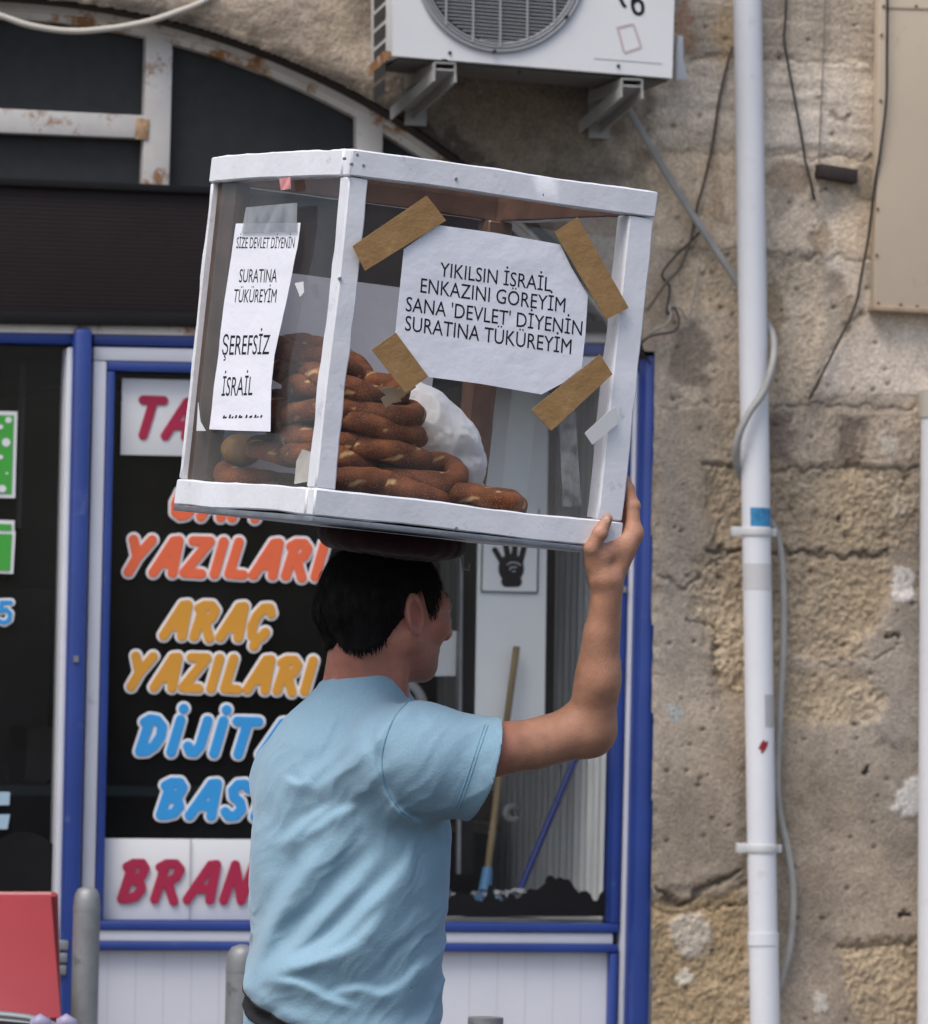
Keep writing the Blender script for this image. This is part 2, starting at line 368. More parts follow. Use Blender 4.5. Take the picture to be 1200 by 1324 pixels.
# grey-brown render lower down
layer([(845, 528), (935, 520), (920, 700), (900, 790), (925, 900), (960, 950), (960, 1130), (910, 1145), (845, 1150)], (.268, .230, .186), .008, .3)
layer([(1000, 850), (1400, 860), (1400, 1225), (1090, 1222), (1000, 1190)], (.272, .234, .190), .008, .35)
layer([(1100, 850), (1160, 775), (1400, 740), (1400, 1000), (1130, 960)], (.235, .205, .172), .012, .3)
# pitted grey course
layer([(920, 524), (1192, 528), (1190, 606), (920, 604)], (.30, .25, .195), .004, .85, hn=.008)
layer([(1084, 538), (1120, 534), (1118, 606), (1082, 604)], (.135, .11, .09), .0, .8, hn=.006)
layer([(985, 540), (1024, 536), (1022, 604), (985, 600)], (.165, .13, .105), .0, .8, hn=.006)
# bare honey-coloured rough stones
OC = (.32, .26, .186)
layer([(912, 604), (1000, 598), (1100, 606), (1178, 610), (1184, 660), (1172, 708), (1060, 712), (925, 706), (905, 650)], OC, -.004, 1.0, hn=.020)
layer([(894, 722), (960, 716), (1150, 722), (1152, 770), (1102, 850), (1030, 852), (960, 905), (924, 890), (918, 820), (894, 795)], OC, -.002, 1.0, hn=.022)
layer([(1012, 866), (1060, 862), (1120, 872), (1146, 905), (1136, 932), (1060, 940), (1012, 936)], OC, .000, 1.0, hn=.018)
layer([(845, 1165), (900, 1168), (965, 1150), (970, 1420), (845, 1420)], (.31, .235, .145), -.010, .9, hn=.016)
layer([(1086, 1222), (1130, 1215), (1250, 1220), (1250, 1420), (1100, 1420)], OC, -.002, 1.0, hn=.018)
layer([(1000, 1170), (1080, 1180), (1090, 1260), (1110, 1330), (1000, 1340)], (.26, .22, .178), .004, .5)
# joints and cracks
for P, wd, dp, dk in [([(860, 74), (1140, 84)], 2, .006, .7), ([(860, 192), (960, 197), (1135, 207)], 1.8, .006, .62), ([(862, 322), (960, 318), (1010, 330), (1135, 335)], 2, .006, .55),
        ([(1047, 517), (1075, 460), (1109, 400)], 2.2, .008, .5), ([(860, 525), (960, 522), (1190, 528)], 2.2, .007, .6), ([(905, 604), (1185, 606)], 2.5, .01, .5),
        ([(915, 711), (965, 712), (1018, 713), (1100, 718), (1145, 717)], 3.2, .016, .33), ([(848, 746), (886, 766), (920, 722), (960, 712)], 2.0, .009, .42),
        ([(845, 1152), (880, 1166), (899, 1164), (910, 1145), (930, 1138), (951, 1126)], 3.6, .02, .25), ([(845, 1175), (890, 1182), (930, 1176), (965, 1165)], 2.0, .01, .5),
        ([(1090, 1225), (1180, 1215)], 3, .012, .5), ([(1100, 856), (1150, 785)], 1.6, .006, .55), ([(890, 800), (925, 815), (925, 880)], 2.2, .012, .45), ([(1025, 525), (1025, 604)], 1.6, .006, .6),
        ([(1160, 840), (1110, 855), (1060, 862)], 2.0, .008, .5), ([(1040, 215), (1050, 258), (1062, 300), (1052, 330)], 5, .004, .72), ([(880, 360), (905, 270), (912, 265)], 2, .005, .6)]:
    groove(P, wd, dp, dk)
# repairs, holes, stains with a shape of their own
for s in [(1165, 752, 15, 24, (.55, .53, .50), .004), (1176, 1030, 22, 26, (.56, .54, .50), .004), (895, 1206, 27, 30, (.46, .41, .34), .006), (884, 1262, 12, 14, (.5, .46, .38), .003), (1062, 1298, 10, 12, (.5, .47, .42), .003),
          (1165, 655, 9, 14, (.45, .38, .29), .004), (1148, 575, 10, 14, (.42, .38, .31), .002), (1086, 667, 5, 6, (.04, .03, .02), -.012), (1153, 822, 10, 8, (.11, .085, .06), -.01), (1155, 815, 5, 5, (.4, .35, .28), .006), (1123, 1000, 4, 5, (.05, .045, .04), -.008), (1168, 1188, 6, 5, (.04, .03, .03), -.008),
          (1070, 275, 15, 17, (.31, .27, .22), .0), (1018, 232, 30, 22, (.17, .115, .075), .0, .6), (1010, 262, 12, 26, (.26, .22, .18), -.003, .7), (1062, 305, 14, 22, (.23, .165, .10), 0, .6), (1120, 232, 26, 22, (.21, .18, .14), .006), (925, 250, 12, 50, (.25, .18, .11), 0, .5), (1000, 420, 14, 60, (.22, .155, .085), 0, .55), (872, 925, 6, 14, (.27, .33, .36), 0, .6),
          (893, 460, 26, 45, (.13, .11, .09), 0, .7), (940, 45, 18, 40, (.34, .25, .14), 0, .6), (1085, 150, 16, 5, (.24, .2, .16), -.002), (900, 1060, 30, 60, (.22, .19, .16), 0, .5), (1060, 1140, 30, 30, (.26, .21, .165), 0, .5), (885, 22, 10, 45, (.28, .15, .085), 0, .6)]:
    spot(*s)
for k in range(170):                                                       # weathering pits
    x, y = RNG.uniform(860, 1185), RNG.uniform(0, 1324); r = RNG.uniform(1.2, 3.6)
    if poly_sd(np.array([x]), np.array([y]), [(840, 76), (1400, 86), (1400, 205), (840, 190)])[0] < 0 and RNG.random() < .6: continue
    sl_ = (np.abs(PX-x) < 12) & (np.abs(PY-y) < 12); d = np.hypot(PX[sl_]-x, (PY[sl_]-y)*1.2)/r; a = np.exp(-d*d); H[sl_] -= .007*a; C[sl_] *= (1-.6*a)[:, None]
# soot round the arch; soot plus painted-in shade beneath the air conditioner
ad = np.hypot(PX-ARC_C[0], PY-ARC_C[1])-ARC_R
soot_shade = np.clip(1.05*sstep(46+nz_lo*40+nz_mid*40, 0, ad)*(PX < 830)+.62*sstep(150, 70, np.hypot((PX-690)/1.25, PY-165)+nz_lo*55+nz_mid*30), 0, 1)
soot_shade *= sstep(885, 815, PX+nz_mid*40)
C = C*(1-soot_shade[..., None]*.86)+np.array((.024, .020, .017))*soot_shade[..., None]*.86
big = fbm(N3*2.6+41, 4).reshape(uu.shape); big2 = fbm(N3*np.array([6, 2.2, 1])+77, 4).reshape(uu.shape)
C *= (1+.34*big+.22*big2)[..., None]; och = np.clip(big2*1.4+.12, -.3, .6)[..., None]; C = C*(1+och*np.array((.06, .0, -.10)))
C *= np.array((1.045, 1.045, 1.05))*(1+.16*sstep(560, 430, PY))[..., None]
lt = (PX < 500) & (ad > 20); C[lt] *= np.clip(1+.5*nz_lo[lt]*2, .5, 1.5)[:, None]*np.array([1.0, 1.0, 1.0])
rg = 1+.35*R
H = H+nz_hi*.0022*R
V = base+WN*H[..., None]
opening = ((ad < 4.5) & (PX < 842)) | ((PX < 845-(PY-455)*.0186) & (PY > 455)) | ((PX < 842) & (PY > 455))
keep = ~opening; idx = np.arange(uu.size).reshape(uu.shape)
q = np.stack([idx[:-1, :-1], idx[1:, :-1], idx[1:, 1:], idx[:-1, 1:]], -1)
kq = keep[:-1, :-1] & keep[1:, :-1] & keep[1:, 1:] & keep[:-1, 1:]
F = q[kq].reshape(-1, 4); used = np.unique(F); rm = -np.ones(uu.size, int); rm[used] = np.arange(len(used))
def stone_mat(name='weathered_stone', flat=None):
    m = bpy.data.materials.new(name); m.use_nodes = True; n = m.node_tree.nodes; l = m.node_tree.links; b = n['Principled BSDF']
    b.inputs['Roughness'].default_value = .92; b.inputs['Specular IOR Level'].default_value = .2
    tc = n.new('ShaderNodeTexCoord'); q1 = n.new('ShaderNodeTexNoise'); q1.inputs['Scale'].default_value = 130; q1.inputs['Detail'].default_value = 6
    l.new(tc.outputs['Object'], q1.inputs['Vector']); mr = n.new('ShaderNodeMapRange'); mr.inputs[1].default_value = .25; mr.inputs[2].default_value = .75; mr.inputs[3].default_value = .72; mr.inputs[4].default_value = 1.28
    l.new(q1.outputs['Fac'], mr.inputs[0]); mx = n.new('ShaderNodeMix'); mx.data_type = 'RGBA'; mx.blend_type = 'MULTIPLY'; mx.inputs[0].default_value = 1
    if flat is None: a = n.new('ShaderNodeAttribute'); a.attribute_name = 'stone'; l.new(a.outputs['Color'], mx.inputs[6])
    else: mx.inputs[6].default_value = (*flat, 1)
    l.new(mr.outputs[0], mx.inputs[7]); l.new(mx.outputs[2], b.inputs['Base Color'])
    bp = n.new('ShaderNodeBump'); bp.inputs['Distance'].default_value = .004; bp.inputs['Strength'].default_value = .8
    l.new(q1.outputs['Fac'], bp.inputs['Height']); l.new(bp.outputs[0], b.inputs['Normal']); return m
M['stone'] = stone_mat(); M['stone_flat'] = stone_mat('plain_stone', (.25, .205, .155)); M['soot_shade'] = stone_mat('sooty_stone', (.05, .042, .036))
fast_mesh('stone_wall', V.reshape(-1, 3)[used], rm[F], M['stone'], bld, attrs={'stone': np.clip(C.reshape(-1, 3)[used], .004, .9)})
b = MB()                                                                   # thickness of the arch and the wall beyond the picture
ap = [(x, y) for x, y in arc_pts(ARC_R+4, -400, 843, 70)]
A = np.array([W(x, y, STW+.006) for x, y in ap]); Bk = A-WN*.30; n_ = len(A)
b.add(np.vstack([A, Bk]), [(i, i+1, n_+i+1, n_+i) for i in range(n_-1)])
b.build('arch_soffit', M['soot_shade'], bld)
b = MB(); ur = u1-.01; 
b.box(wl(ur+2.5, 2.5, STW-.10), WT*2.5, WN*.1, WZ*2.5); b.box(wl((u0+u1)/2-1.5, z1+.7, STW-.1), WT*((u1-u0)/2+1.49), WN*.1, WZ*.72)
b.box(wl(u0-1.6, 2.5, STW-.10), WT*1.59, WN*.1, WZ*2.5)
b.build('plain_wall', M['stone_flat'], bld)

# --- arched window over the shop
aw = empty('arched_window', W(200, 235, 0), 'arched fanlight of rusty white frames and dark grey panes above the brown shutter box', 'window')
MB().prism([(-330, 300)]+[(x, y) for x, y in arc_pts(1090, -330, 850)]+[(850, 470)], -.12, -.064).build('backing', M['black'], aw)
MB().prism([(-330, 245)]+[(x, y) for x, y in arc_pts(1046, -330, 640)]+[(640, 262)], -.06, -.012).build('pane', M['blind'], aw)
def ring(R0, R1, x0, x1, w0, w1, name):
    o_ = arc_pts(R0, x0, x1, 60); i_ = arc_pts(R1, x0, x1, 60); b = MB()
    fo = [W(x, y, w1) for x, y in o_]; fi = [W(x, y, w1) for x, y in i_]; bo = [p-WN*(w1-w0) for p in fo]; bi = [p-WN*(w1-w0) for p in fi]; n = len(fo)
    b.add(fo+fi+bo+bi, [f for k in range(n-1) for f in ((k, n+k, n+k+1, k+1), (2*n+k, k, k+1, 2*n+k+1), (n+k, 3*n+k, 3*n+k+1, n+k+1))]); return b.build(name, M['rusty'], aw, sharp=30)
ring(1056, 1044, -330, 838, -.04, .045, 'outer_frame'); ring(1043.6, 1033, -330, 720, -.04, .026, 'inner_frame')
MB().prism([(190, 36), (224, 47), (219, 244), (184, 241)], -.011, .034).build('mullion', M['rusty'], aw, bevel=.004)
MB().prism([(462, 138), (496, 152), (494, 250), (461, 250)], -.011, .034).build('mullion', M['rusty'], aw, bevel=.004)
MB().prism([(-330, 124), (189, 149), (188, 179), (-330, 158)], -.011, .030).build('transom', M['rusty'], aw, bevel=.004)
b = MB(); b.prism([(177, 152), (194, 154), (192, 181), (175, 180)], .031, .039)
b.build('hinge', mat('rusty_hinge', (.42, .27, .15), .7, var=.5, vscale=40, dirt=(.5, .46, .40), dscale=30), aw, bevel=.003)

# --- roller shutter box
sh_ = empty('shutter_box', W(200, 412, .05), 'long dark brown ribbed roller shutter box under the arched window', 'shutter')
b = MB()
arcR = [(ARC_C[0]+math.sqrt(1030**2-(y-ARC_C[1])**2), y) for y in np.linspace(262, 424, 9)]
b.prism([(-330, 219)]+[(arcR[0][0], 262)]+arcR[1:]+[(-330, 405)], -.03, .058).build('casing', M['shutter'], sh_, bevel=.003)
b = MB()
for k in range(30):
    f = (k+.5)/30; y0 = 229+(404-229)*f; xr = 590+(770-590)*f; yr = 258+(420-258)*f
    b.prism([(-330, y0-11-1.3), (xr, yr-1.3), (xr, yr+1.6), (-330, y0-11+1.6)], .058, .0586)
b.build('rib', M['shutter'], sh_)['kind'] = 'stuff'
MB().prism([(-330, 215), (640, 257), (648, 266), (-330, 226)], .0585, .075).build('top_lip', M['black'], sh_, bevel=.002)
MB().prism([(-330, 396), (780, 415), (792, 430), (-330, 414)], .0585, .072).build('bottom_lip', M['black'], sh_, bevel=.002)

# ================================================================== SHOP FRONT
M['seam'] = mat('panel_seam_grey', (.47, .485, .53), .6)
sf = empty('storefront', W(450, 1610, 0), 'shop front of blue and white aluminium frames with big glass panes over white panels', 'shop front')
def bar(name, pts, w1, mt, w0=-.04, bv=.004): return MB().prism(pts, w0, w1).build(name, mt, sf, bevel=bv)
yl = lambda x, y0, s=.02: y0+(x-150)*s
bar('head_rail', [(-330, 404), (812, 427), (826, 444), (-330, 424)], .050, M['rusty'])
for x0, x1 in ((-330, 95), (121, 822)):
    bar('blue_rail', [(x0, yl(x0, 432)), (x1, yl(x1, 432)), (x1, yl(x1, 446)), (x0, yl(x0, 446))], .046, M['blue'])
bar('white_rail', [(121, 448), (825, 462), (824, 480), (121, 466)], .040, M['white_alu'])
bar('window_bead', [(140, 467), (812, 481), (811, 493), (139, 479)], .044, M['blue'])
# tall posts
bar('blue_post', [(97, 424), (120.5, 424), (95, 1615), (71.5, 1615)], .075, M['blue'], bv=.012)
bar('blue_post', [(835, 457), (859, 456), (834, 1615), (809.5, 1615)], .11, M['blue'], bv=.014)
bar('white_post', [(87, 449), (96.5, 449), (70.5, 1615), (61, 1615)], .044, M['white_alu'])
bar('white_post', [(121, 467), (138.4, 467), (122, 1191), (104.5, 1191)], .041, M['white_alu'])
bar('window_bead', [(139, 480), (149, 480), (134, 1190), (123, 1190)], .046, M['blue'])
bar('window_bead', [(807, 494), (818, 494), (801.5, 1194), (790, 1194)], .046, M['blue'])
bar('white_post', [(818.6, 480), (834.6, 480), (809, 1615), (793, 1615)], .040, M['white_alu'])
for x0, x1 in ((-330, 68), (106, 801)):
    yb = lambda x, y: y+(x-130)*.0062
    bar('window_bead', [(x0, yb(x0, 1190.5)), (x1, yb(x1, 1190.5)), (x1, yb(x1, 1202)), (x0, yb(x0, 1202))], .048, M['blue'])
    bar('white_rail', [(x0, yb(x0, 1202.4)), (x1-(8 if x1 > 100 else 0), yb(x1, 1202.4)), (x1-(8 if x1 > 100 else 0), yb(x1, 1217)), (x0, yb(x0, 1217))], .040, M['white_alu'])
    bar('panel_bead', [(x0, yb(x0, 1217.4)), (x1-1, yb(x1, 1217.4)), (x1-1, yb(x1, 1228)), (x0, yb(x0, 1228))], .048, M['blue'])
bar('panel_bead', [(789.5, 1232.8), (799.5, 1233), (791.5, 1615), (781.5, 1615)], .047, M['blue'])
for x0, x1 in ((-330, 66), (104, 788)):
    MB().prism([(x0, 1229), (x1, 1229), (x1-7, 1615), (x0-7, 1615)], -.02, .0175).build('lower_panel', M['panel'], sf)
    b = MB(); n = int((x1-x0)/36)
    for k in range(1, n):
        xa = x0+(x1-x0)*k/n; b.prism([(xa-.45, 1231), (xa+.45, 1231), (xa-6.6, 1615), (xa-7.4, 1615)], .0175, .0179)
    b.build('panel_seam', M['seam'], sf)['kind'] = 'stuff'
MB().prism([(137, 478), (809, 490), (796, 1196), (124, 1192)], -.012, -.006).build('window_pane', M['shopglass'], sf)
MB().prism([(-330, 428), (88, 444), (64, 1192), (-330, 1189)], -.012, -.006).build('window_pane', M['shopglass'], sf)
b = MB(); b.prism([(834, 440), (860, 438), (859, 456), (835, 457)], -.02, .118); b.build('post_cap', M['black'], sf, bevel=.006)
for x, y in ((98.5, 852), (808, 762), (800, 857)): MB().prism([(x-3, y-4), (x+3, y-4), (x+3, y+4), (x-3, y+4)], .046, .080 if x < 200 else .05).build('bracket_clip', M['steel'], sf)

# --- room behind the glass
M['corr'] = mat('white_corrugated_sheet', (.82, .84, .84), .5, var=.08, vscale=6)
room = empty('shop_interior', W(450, 1610, -1.5), 'dark shop room seen through the glass with a pale corrugated side wall', 'room')
def fc(p): return W(p[0], p[1], 0)
ul = (W(-340, 900)-WP0)@WT; uR = (W(800, 900)-WP0)@WT; D = 3.2; zt = 2.42
b = MB(); T_ = .03
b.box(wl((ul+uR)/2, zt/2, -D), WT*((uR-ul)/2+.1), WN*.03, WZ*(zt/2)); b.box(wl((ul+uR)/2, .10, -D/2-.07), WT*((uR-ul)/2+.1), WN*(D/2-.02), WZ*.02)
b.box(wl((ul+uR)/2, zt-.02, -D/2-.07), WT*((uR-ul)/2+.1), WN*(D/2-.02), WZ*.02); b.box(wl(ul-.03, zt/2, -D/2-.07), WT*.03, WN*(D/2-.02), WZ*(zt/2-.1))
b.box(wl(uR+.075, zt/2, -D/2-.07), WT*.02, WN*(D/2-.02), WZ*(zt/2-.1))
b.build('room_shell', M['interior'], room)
b = MB(); V_ = []; nn = 260                                              # corrugated side wall
for k in range(nn+1):
    ww = -.06-1.9*k/nn; ph = k/nn*1.9/.062*2*math.pi; off = .011*max(-1, min(1, 1.6*math.sin(ph)))
    V_ += [wl(uR+.022-off, .13, ww), wl(uR+.022-off, zt-.05, ww)]
b.add(V_, [(2*k, 2*k+1, 2*k+3, 2*k+2) for k in range(nn)]); b.build('corrugated_sheet', M['corr'], room, sharp=50)
def ib(name, pts, w, mt, th=.02, bv=0, par=None, label=None, cat=None):
    o = MB().prism(pts, w-th, w).build(name, mt, par, bevel=bv)
    if label: tag(o, label, cat)
    return o
M['ipanel'] = mat('pale_grey_board', (.80, .82, .84), .6, var=.03, vscale=5)
ib('post', [(601, 480), (617, 480), (612, 1130), (596, 1130)], -.23, M['black'], .04, par=room)
ib('post', [(597, 480), (600.5, 480), (595.5, 1130), (592, 1130)], -.22, M['steel'], .02, par=room)
ib('post', [(710, 480), (721, 480), (716, 940), (704, 940)], -.23, M['black'], .04, par=room)
wb = ib('white_panel', [(622, 470), (710, 470), (703.5, 990), (613, 990)], -.23, M['ipanel'], .03, label='tall plain pale grey board standing inside the shop under the hand poster', cat='board')
po = ib('hand_poster', [(624, 655), (698, 657), (696, 767.5), (621.5, 766)], -.2245, mat('poster_white', (.82, .83, .85), .5), .003, label='white poster with a black four-finger hand and thin black border inside the shop', cat='poster')
b = MB()
for e in ([(622.8, 764.6), (694.6, 766.2)], [(694.9, 765.9), (697, 658)], [(622.4, 764.2), (625.2, 656)]):
    (xa, ya), (xb, yb_) = e; dx, dy = xb-xa, yb_-ya; L = math.hypot(dx, dy); nx, ny = -dy/L*.8, dx/L*.8
    b.prism([(xa+nx, ya+ny), (xb+nx, yb_+ny), (xb-nx, yb_-ny), (xa-nx, ya-ny)], -.2240, -.2232)
b.build('border', M['ink'], po)
def sdf2(px_sdf, x0, y0, x1, y1, w0, name, mt, par=None, h=1.1, th=1.5, label=None, cat=None, group=None, sharp=40):
    """flat raised shape given by a 2-D distance in photo px on the facade plane at w0"""
    f = lambda p: np.maximum(px_sdf(p[:, 0], p[:, 1]), np.abs(p[:, 2])-th)
    V, F = surface_nets(f, (x0, y0, -th-2*h), (x1, y1, th+2*h), h, margin=4, newton=2)
    P = W(V[:, 0], V[:, 1], w0)+WN*(V[:, 2]*PXW*.6)[:, None]
    o = fast_mesh(name, P, F[:, ::-1] , mt, par, smooth=True, sharp=sharp); return tag(o, label, cat, group)
def hand_sdf(x, y):
    d = np.hypot((x-661)/16.5, (y-735)/19)*16-16
    for P, r in (([(650, 728), (640, 711)], 3.6), ([(657, 722), (654, 704)], 3.9), ([(665, 722), (666, 703)], 3.9), ([(673, 726), (678, 706)], 3.8), ([(655, 752), (668, 752)], 7)):
        d = np.minimum(d, seg_dist(x, y, P)[0]-r)
    for P in ([(656, 730), (661, 727), (668, 727.5), (673, 730.5)], [(659, 737), (661, 733.5), (668, 733.2)], [(663, 739), (666, 738.5)]): d = np.maximum(d, -(seg_dist(x, y, P)[0]-.75))
    return d
sdf2(hand_sdf, 628, 692, 688, 766, -.2232, 'printed_hand', M['ink'], po, h=.55, th=.6)
ib('notice', [(563, 816), (591, 816), (589, 874), (561, 874)], -.25, mat('notice_paper', (.55, .57, .6), .8), .004, label='plain white notice sheet on a dark surface beside the man\'s chin', cat='notice')
bm_ = empty('broom', W(630, 1140, -.35), 'broom with a long worn wooden handle and pale blue socket standing inside the shop', 'broom')
MB().tube([W(668, 836, -.20), W(648, 985, -.19), W(630.5, 1128, -.18)], [.0088, .0088, .0092], 12).build('handle', mat('worn_wood_handle', (.20, .145, .075), .6, var=.35, vscale=6), bm_, smooth=True)
MB().tube([W(631, 1122, -.18), W(627, 1152, -.17)], [.013, .017], 12).build('socket', mat('pale_blue_plastic', (.07, .19, .36), .45), bm_, smooth=True)
b = MB(); b.hexa([W(598, 1176, -.22), W(660, 1176, -.22), W(660, 1176, -.12), W(598, 1176, -.12), W(612, 1152, -.19), W(643, 1152, -.19), W(643, 1152, -.15), W(612, 1152, -.15)]); b.build('brush_head', mat('brush_bristle', (.05, .12, .22), .9), bm_)
mp = empty('mop', W(672, 1155, -.3), 'mop with a slim dark blue pole leaning against the corrugated wall', 'mop')
MB().tube([W(752, 962, -.16), W(672, 1152, -.14)], .0085, 12).build('handle', mat('blue_pole', (.016, .03, .17), .35), mp, smooth=True)
b = MB()
for k in range(26): a = k/26*6.28; b.tube([W(671, 1150, -.14)+.01*np.array([math.cos(a), math.sin(a), 0]), W(669, 1168, -.14)+.035*np.array([math.cos(a), math.sin(a), 0]), W(668, 1182, -.14)+.04*np.array([math.cos(a*1.1), math.sin(a), 0])], .005, 6)
b.build('mop_strands', mat('mop_cotton', (.35, .35, .36), .9), mp, smooth=True)
sc_ = empty('work_bench', W(600, 1200, -1.0), 'low dark wooden bench with a brown top at the back of the shop', 'bench')
ib('bench_top', [(540, 1064), (646, 1066), (645, 1076), (540, 1075)], -.85, mat('bench_wood', (.085, .06, .04), .6, var=.3, vscale=8), .5, par=sc_)
ib('bench_body', [(546, 1077), (638, 1078), (636, 1230), (545, 1230)], -.90, M['black'], .4, par=sc_)
ib('cardboard_box', [(566, 1022), (640, 1024), (638, 1062), (566, 1062)], -.95, mat('old_cardboard', (.11, .075, .045), .85, var=.2, vscale=7), .25, .003, label='brown cardboard box on top of the low bench inside the shop', cat='box')
a_ = np.linspace(.5, 5.6, 22)
tag(MB().tube([W(663+9*math.cos(t), 1051-9*math.sin(t), -.7) for t in a_], [.006+.004*math.sin(k/21*math.pi) for k in range(22)], 10).build('cable_hook', mat('white_plastic', (.6, .6, .6), .4), smooth=True), 'white curved plastic hook in front of the dark end of the corrugated wall', 'hook')
# things deep in the dark room
ib('teal_shelf', [(-60, 1014), (325, 1019), (325, 1030), (-60, 1028)], -1.6, mat('teal_shelf', (.03, .062, .07), .5), .3, label='long dark teal shelf crossing the room behind the lettering', cat='shelf')
ib('brown_cabinet', [(36, 940), (82, 941), (80, 1008), (33, 1008)], -1.9, mat('brown_cabinet', (.07, .05, .04), .6), .3, label='small dark brown cabinet deep in the room left of the blue post', cat='cabinet')
ib('pale_shelf', [(50, 500), (330, 500), (330, 507), (50, 507)], -2.0, M['interior'], .3, label='narrow shelf high in the dark room behind the shop glass', cat='shelf')
ib('grey_curtain', [(-60, 760), (66, 762), (60, 1014), (-60, 1010)], -2.3, mat('grey_curtain', (.075, .078, .082), .8, var=.2, vscale=5), .03, label='dull grey curtain hanging at the back of the left window', cat='curtain')
ib('pipe_conduit', [(28, 470), (34, 470), (27, 682), (21, 682)], -.5, mat('dull_tube', (.09, .09, .085), .5), .02, label='thin grey upright tube inside the left window', cat='tube')
cb = empty('plastic_chair', W(536, 1000, -1.0), 'white plastic chair with a rounded back standing inside the shop behind the man\'s chin', 'chair')
b = MB(); a_ = np.linspace(0, math.pi, 18); b.tube([W(514+34*math.cos(t), 918-38*math.sin(t)+0, -.6) for t in a_]+[W(478, 1040, -.6)], .013, 10); b.tube([W(548, 918, -.6), W(550, 1040, -.6)], .013, 10)
b.build('back_frame', mat('white_chair_plastic', (.7, .7, .72), .4), cb, smooth=True)
b = MB()
for k in range(5): x = 490+k*12; b.prism([(x, 900), (x+6, 900), (x+6, 1036), (x, 1036)], -.612, -.6)
b.build('back_slat', M['pipe'], cb); MB().prism([(474, 1041), (553, 1041), (556, 1054), (470, 1054)], -.86, -.5).build('seat', M['pipe'], cb, bevel=.008)
for x, ww in ((476, -.52), (550, -.52), (480, -.84), (552, -.84)): MB().tube([W(x, 1055, ww), W(x, 1230, ww)], .016, 10).build('leg', M['pipe'], cb, smooth=True)

# ================================================================== LETTERING ON THE GLASS
G = {  # brush strokes: width, polylines (unit height)
 'Y': (.60, [[(.02, 1), (.28, .47)], [(.64, 1), (.28, .45), (.12, 0)]]),
 'A': (.64, [[(-.02, 0), (.40, .98), (.56, 1), (.62, 0)], [(.12, .30), (.6, .32)]]),
 'Z': (.60, [[(.04, 1), (.60, 1), (0, .02), (.58, 0)]]),
 'ı': (.14, [[(.09, 1), (.05, 0)]]),
 'L': (.50, [[(.09, 1), (.03, .02), (.5, 0)]]),
 'R': (.62, [[(.12, .95), (.05, 0)], [(-.02, .9), (.14, 1), (.40, 1), (.56, .85), (.50, .62), (.32, .50), (.12, .47)], [(.30, .48), (.60, -.05)]]),
 'C': (.56, [[(.56, .80), (.46, .98), (.26, .97), (.08, .72), (0, .38), (.07, .10), (.24, 0), (.42, .04), (.52, .2)]]),
 'D': (.58, [[(.12, .95), (.05, 0)], [(-.02, .9), (.12, 1), (.34, .97), (.54, .78), (.56, .48), (.44, .18), (.26, .02), (.05, 0)]]),
 'J': (.42, [[(.40, 1), (.36, .22), (.24, .02), (.10, .03), (0, .20)]]),
 'T': (.62, [[(.0, 1), (.64, 1)], [(.33, 1), (.27, 0)]]),
 'B': (.56, [[(.12, .95), (.05, 0)], [(-.02, .9), (.14, 1), (.38, 1), (.50, .86), (.44, .64), (.12, .53)], [(.14, .53), (.42, .50), (.54, .28), (.42, .06), (.2, 0), (.05, 0)]]),
 'S': (.52, [[(.52, .86), (.38, 1), (.18, .98), (.07, .80), (.14, .60), (.36, .45), (.46, .24), (.34, .03), (.14, 0), (0, .14)]]),
 'K': (.56, [[(.09, 1), (.03, 0)], [(.54, 1), (.08, .44)], [(.2, .55), (.56, 0)]]),
 'N': (.60, [[(0, 0), (.08, 1), (.50, 0), (.60, 1)]]), 'E': (.5, [[(.52, 1), (.08, 1), (.03, 0), (.48, 0)], [(.06, .52), (.42, .53)]]),
 'M': (.74, [[(-.02, 0), (.12, 1), (.36, .3), (.64, 1), (.72, 0)]])}
def strokes(word, x0, x1, yb0, yb1, H, r, sh=.25, gap=.37):
    out = []; x = 0
    for ch in word:
        base_ = {'İ': 'ı', 'Ç': 'C', 'I': 'ı'}.get(ch, ch); wd, pl = G[base_]
        for p in pl: out.append([(x+a, c) for a, c in p])
        if ch == 'İ': out.append([(x+.10, 1.34), (x+.101, 1.345)])
        if ch == 'Ç': out.append([(x+.26, -.02), (x+.24, -.24), (x+.235, -.25)])
        x += wd+gap
    tot = x-gap; Hs = H-2*r; sx = (x1-x0-2*r-sh*Hs)/tot
    return [[(x0+r+a*sx+c*Hs*sh, (yb0+(yb1-yb0)*(a/tot))-r-c*Hs) for a, c in p] for p in out], max(0, 0)
WORDS = 'coloured words stuck on the shop window'
def word(txt, x0, x1, yb0, yb1, H, r, mt, label, w0=.0005, outline=3.1, group=WORDS, parent=None):
    S, _ = strokes(txt, x0, x1, yb0, yb1, H, r)
    def core(x, y, rr): 
        d = np.full(x.shape, 1e9)
        for p in S: d = np.minimum(d, seg_dist(x, y, p)[0])
        return d-rr
    bb = (x0-14, min(yb0, yb1)-H*1.45-12, x1+18, max(yb0, yb1)+26)
    top = sdf2(lambda x, y: core(x, y, r), *bb, w0+(.0026 if outline else 0), 'lettering', mt, parent, label=None if parent else label, cat=None if parent else 'lettering', group=None if parent else group)
    if outline: 
        top.name = 'window_lettering'
        sdf2(lambda x, y: core(x, y, r+outline), *bb, w0, 'outline', M['letter_white'], top)
    return top
M['letter_white'] = mat('white_vinyl', (.72, .72, .74), .45); M['l_or'] = mat('orange_vinyl', (.74, .135, .05), .45, var=.06, vscale=3); M['l_am'] = mat('amber_vinyl', (.62, .29, .03), .45, var=.06, vscale=3)
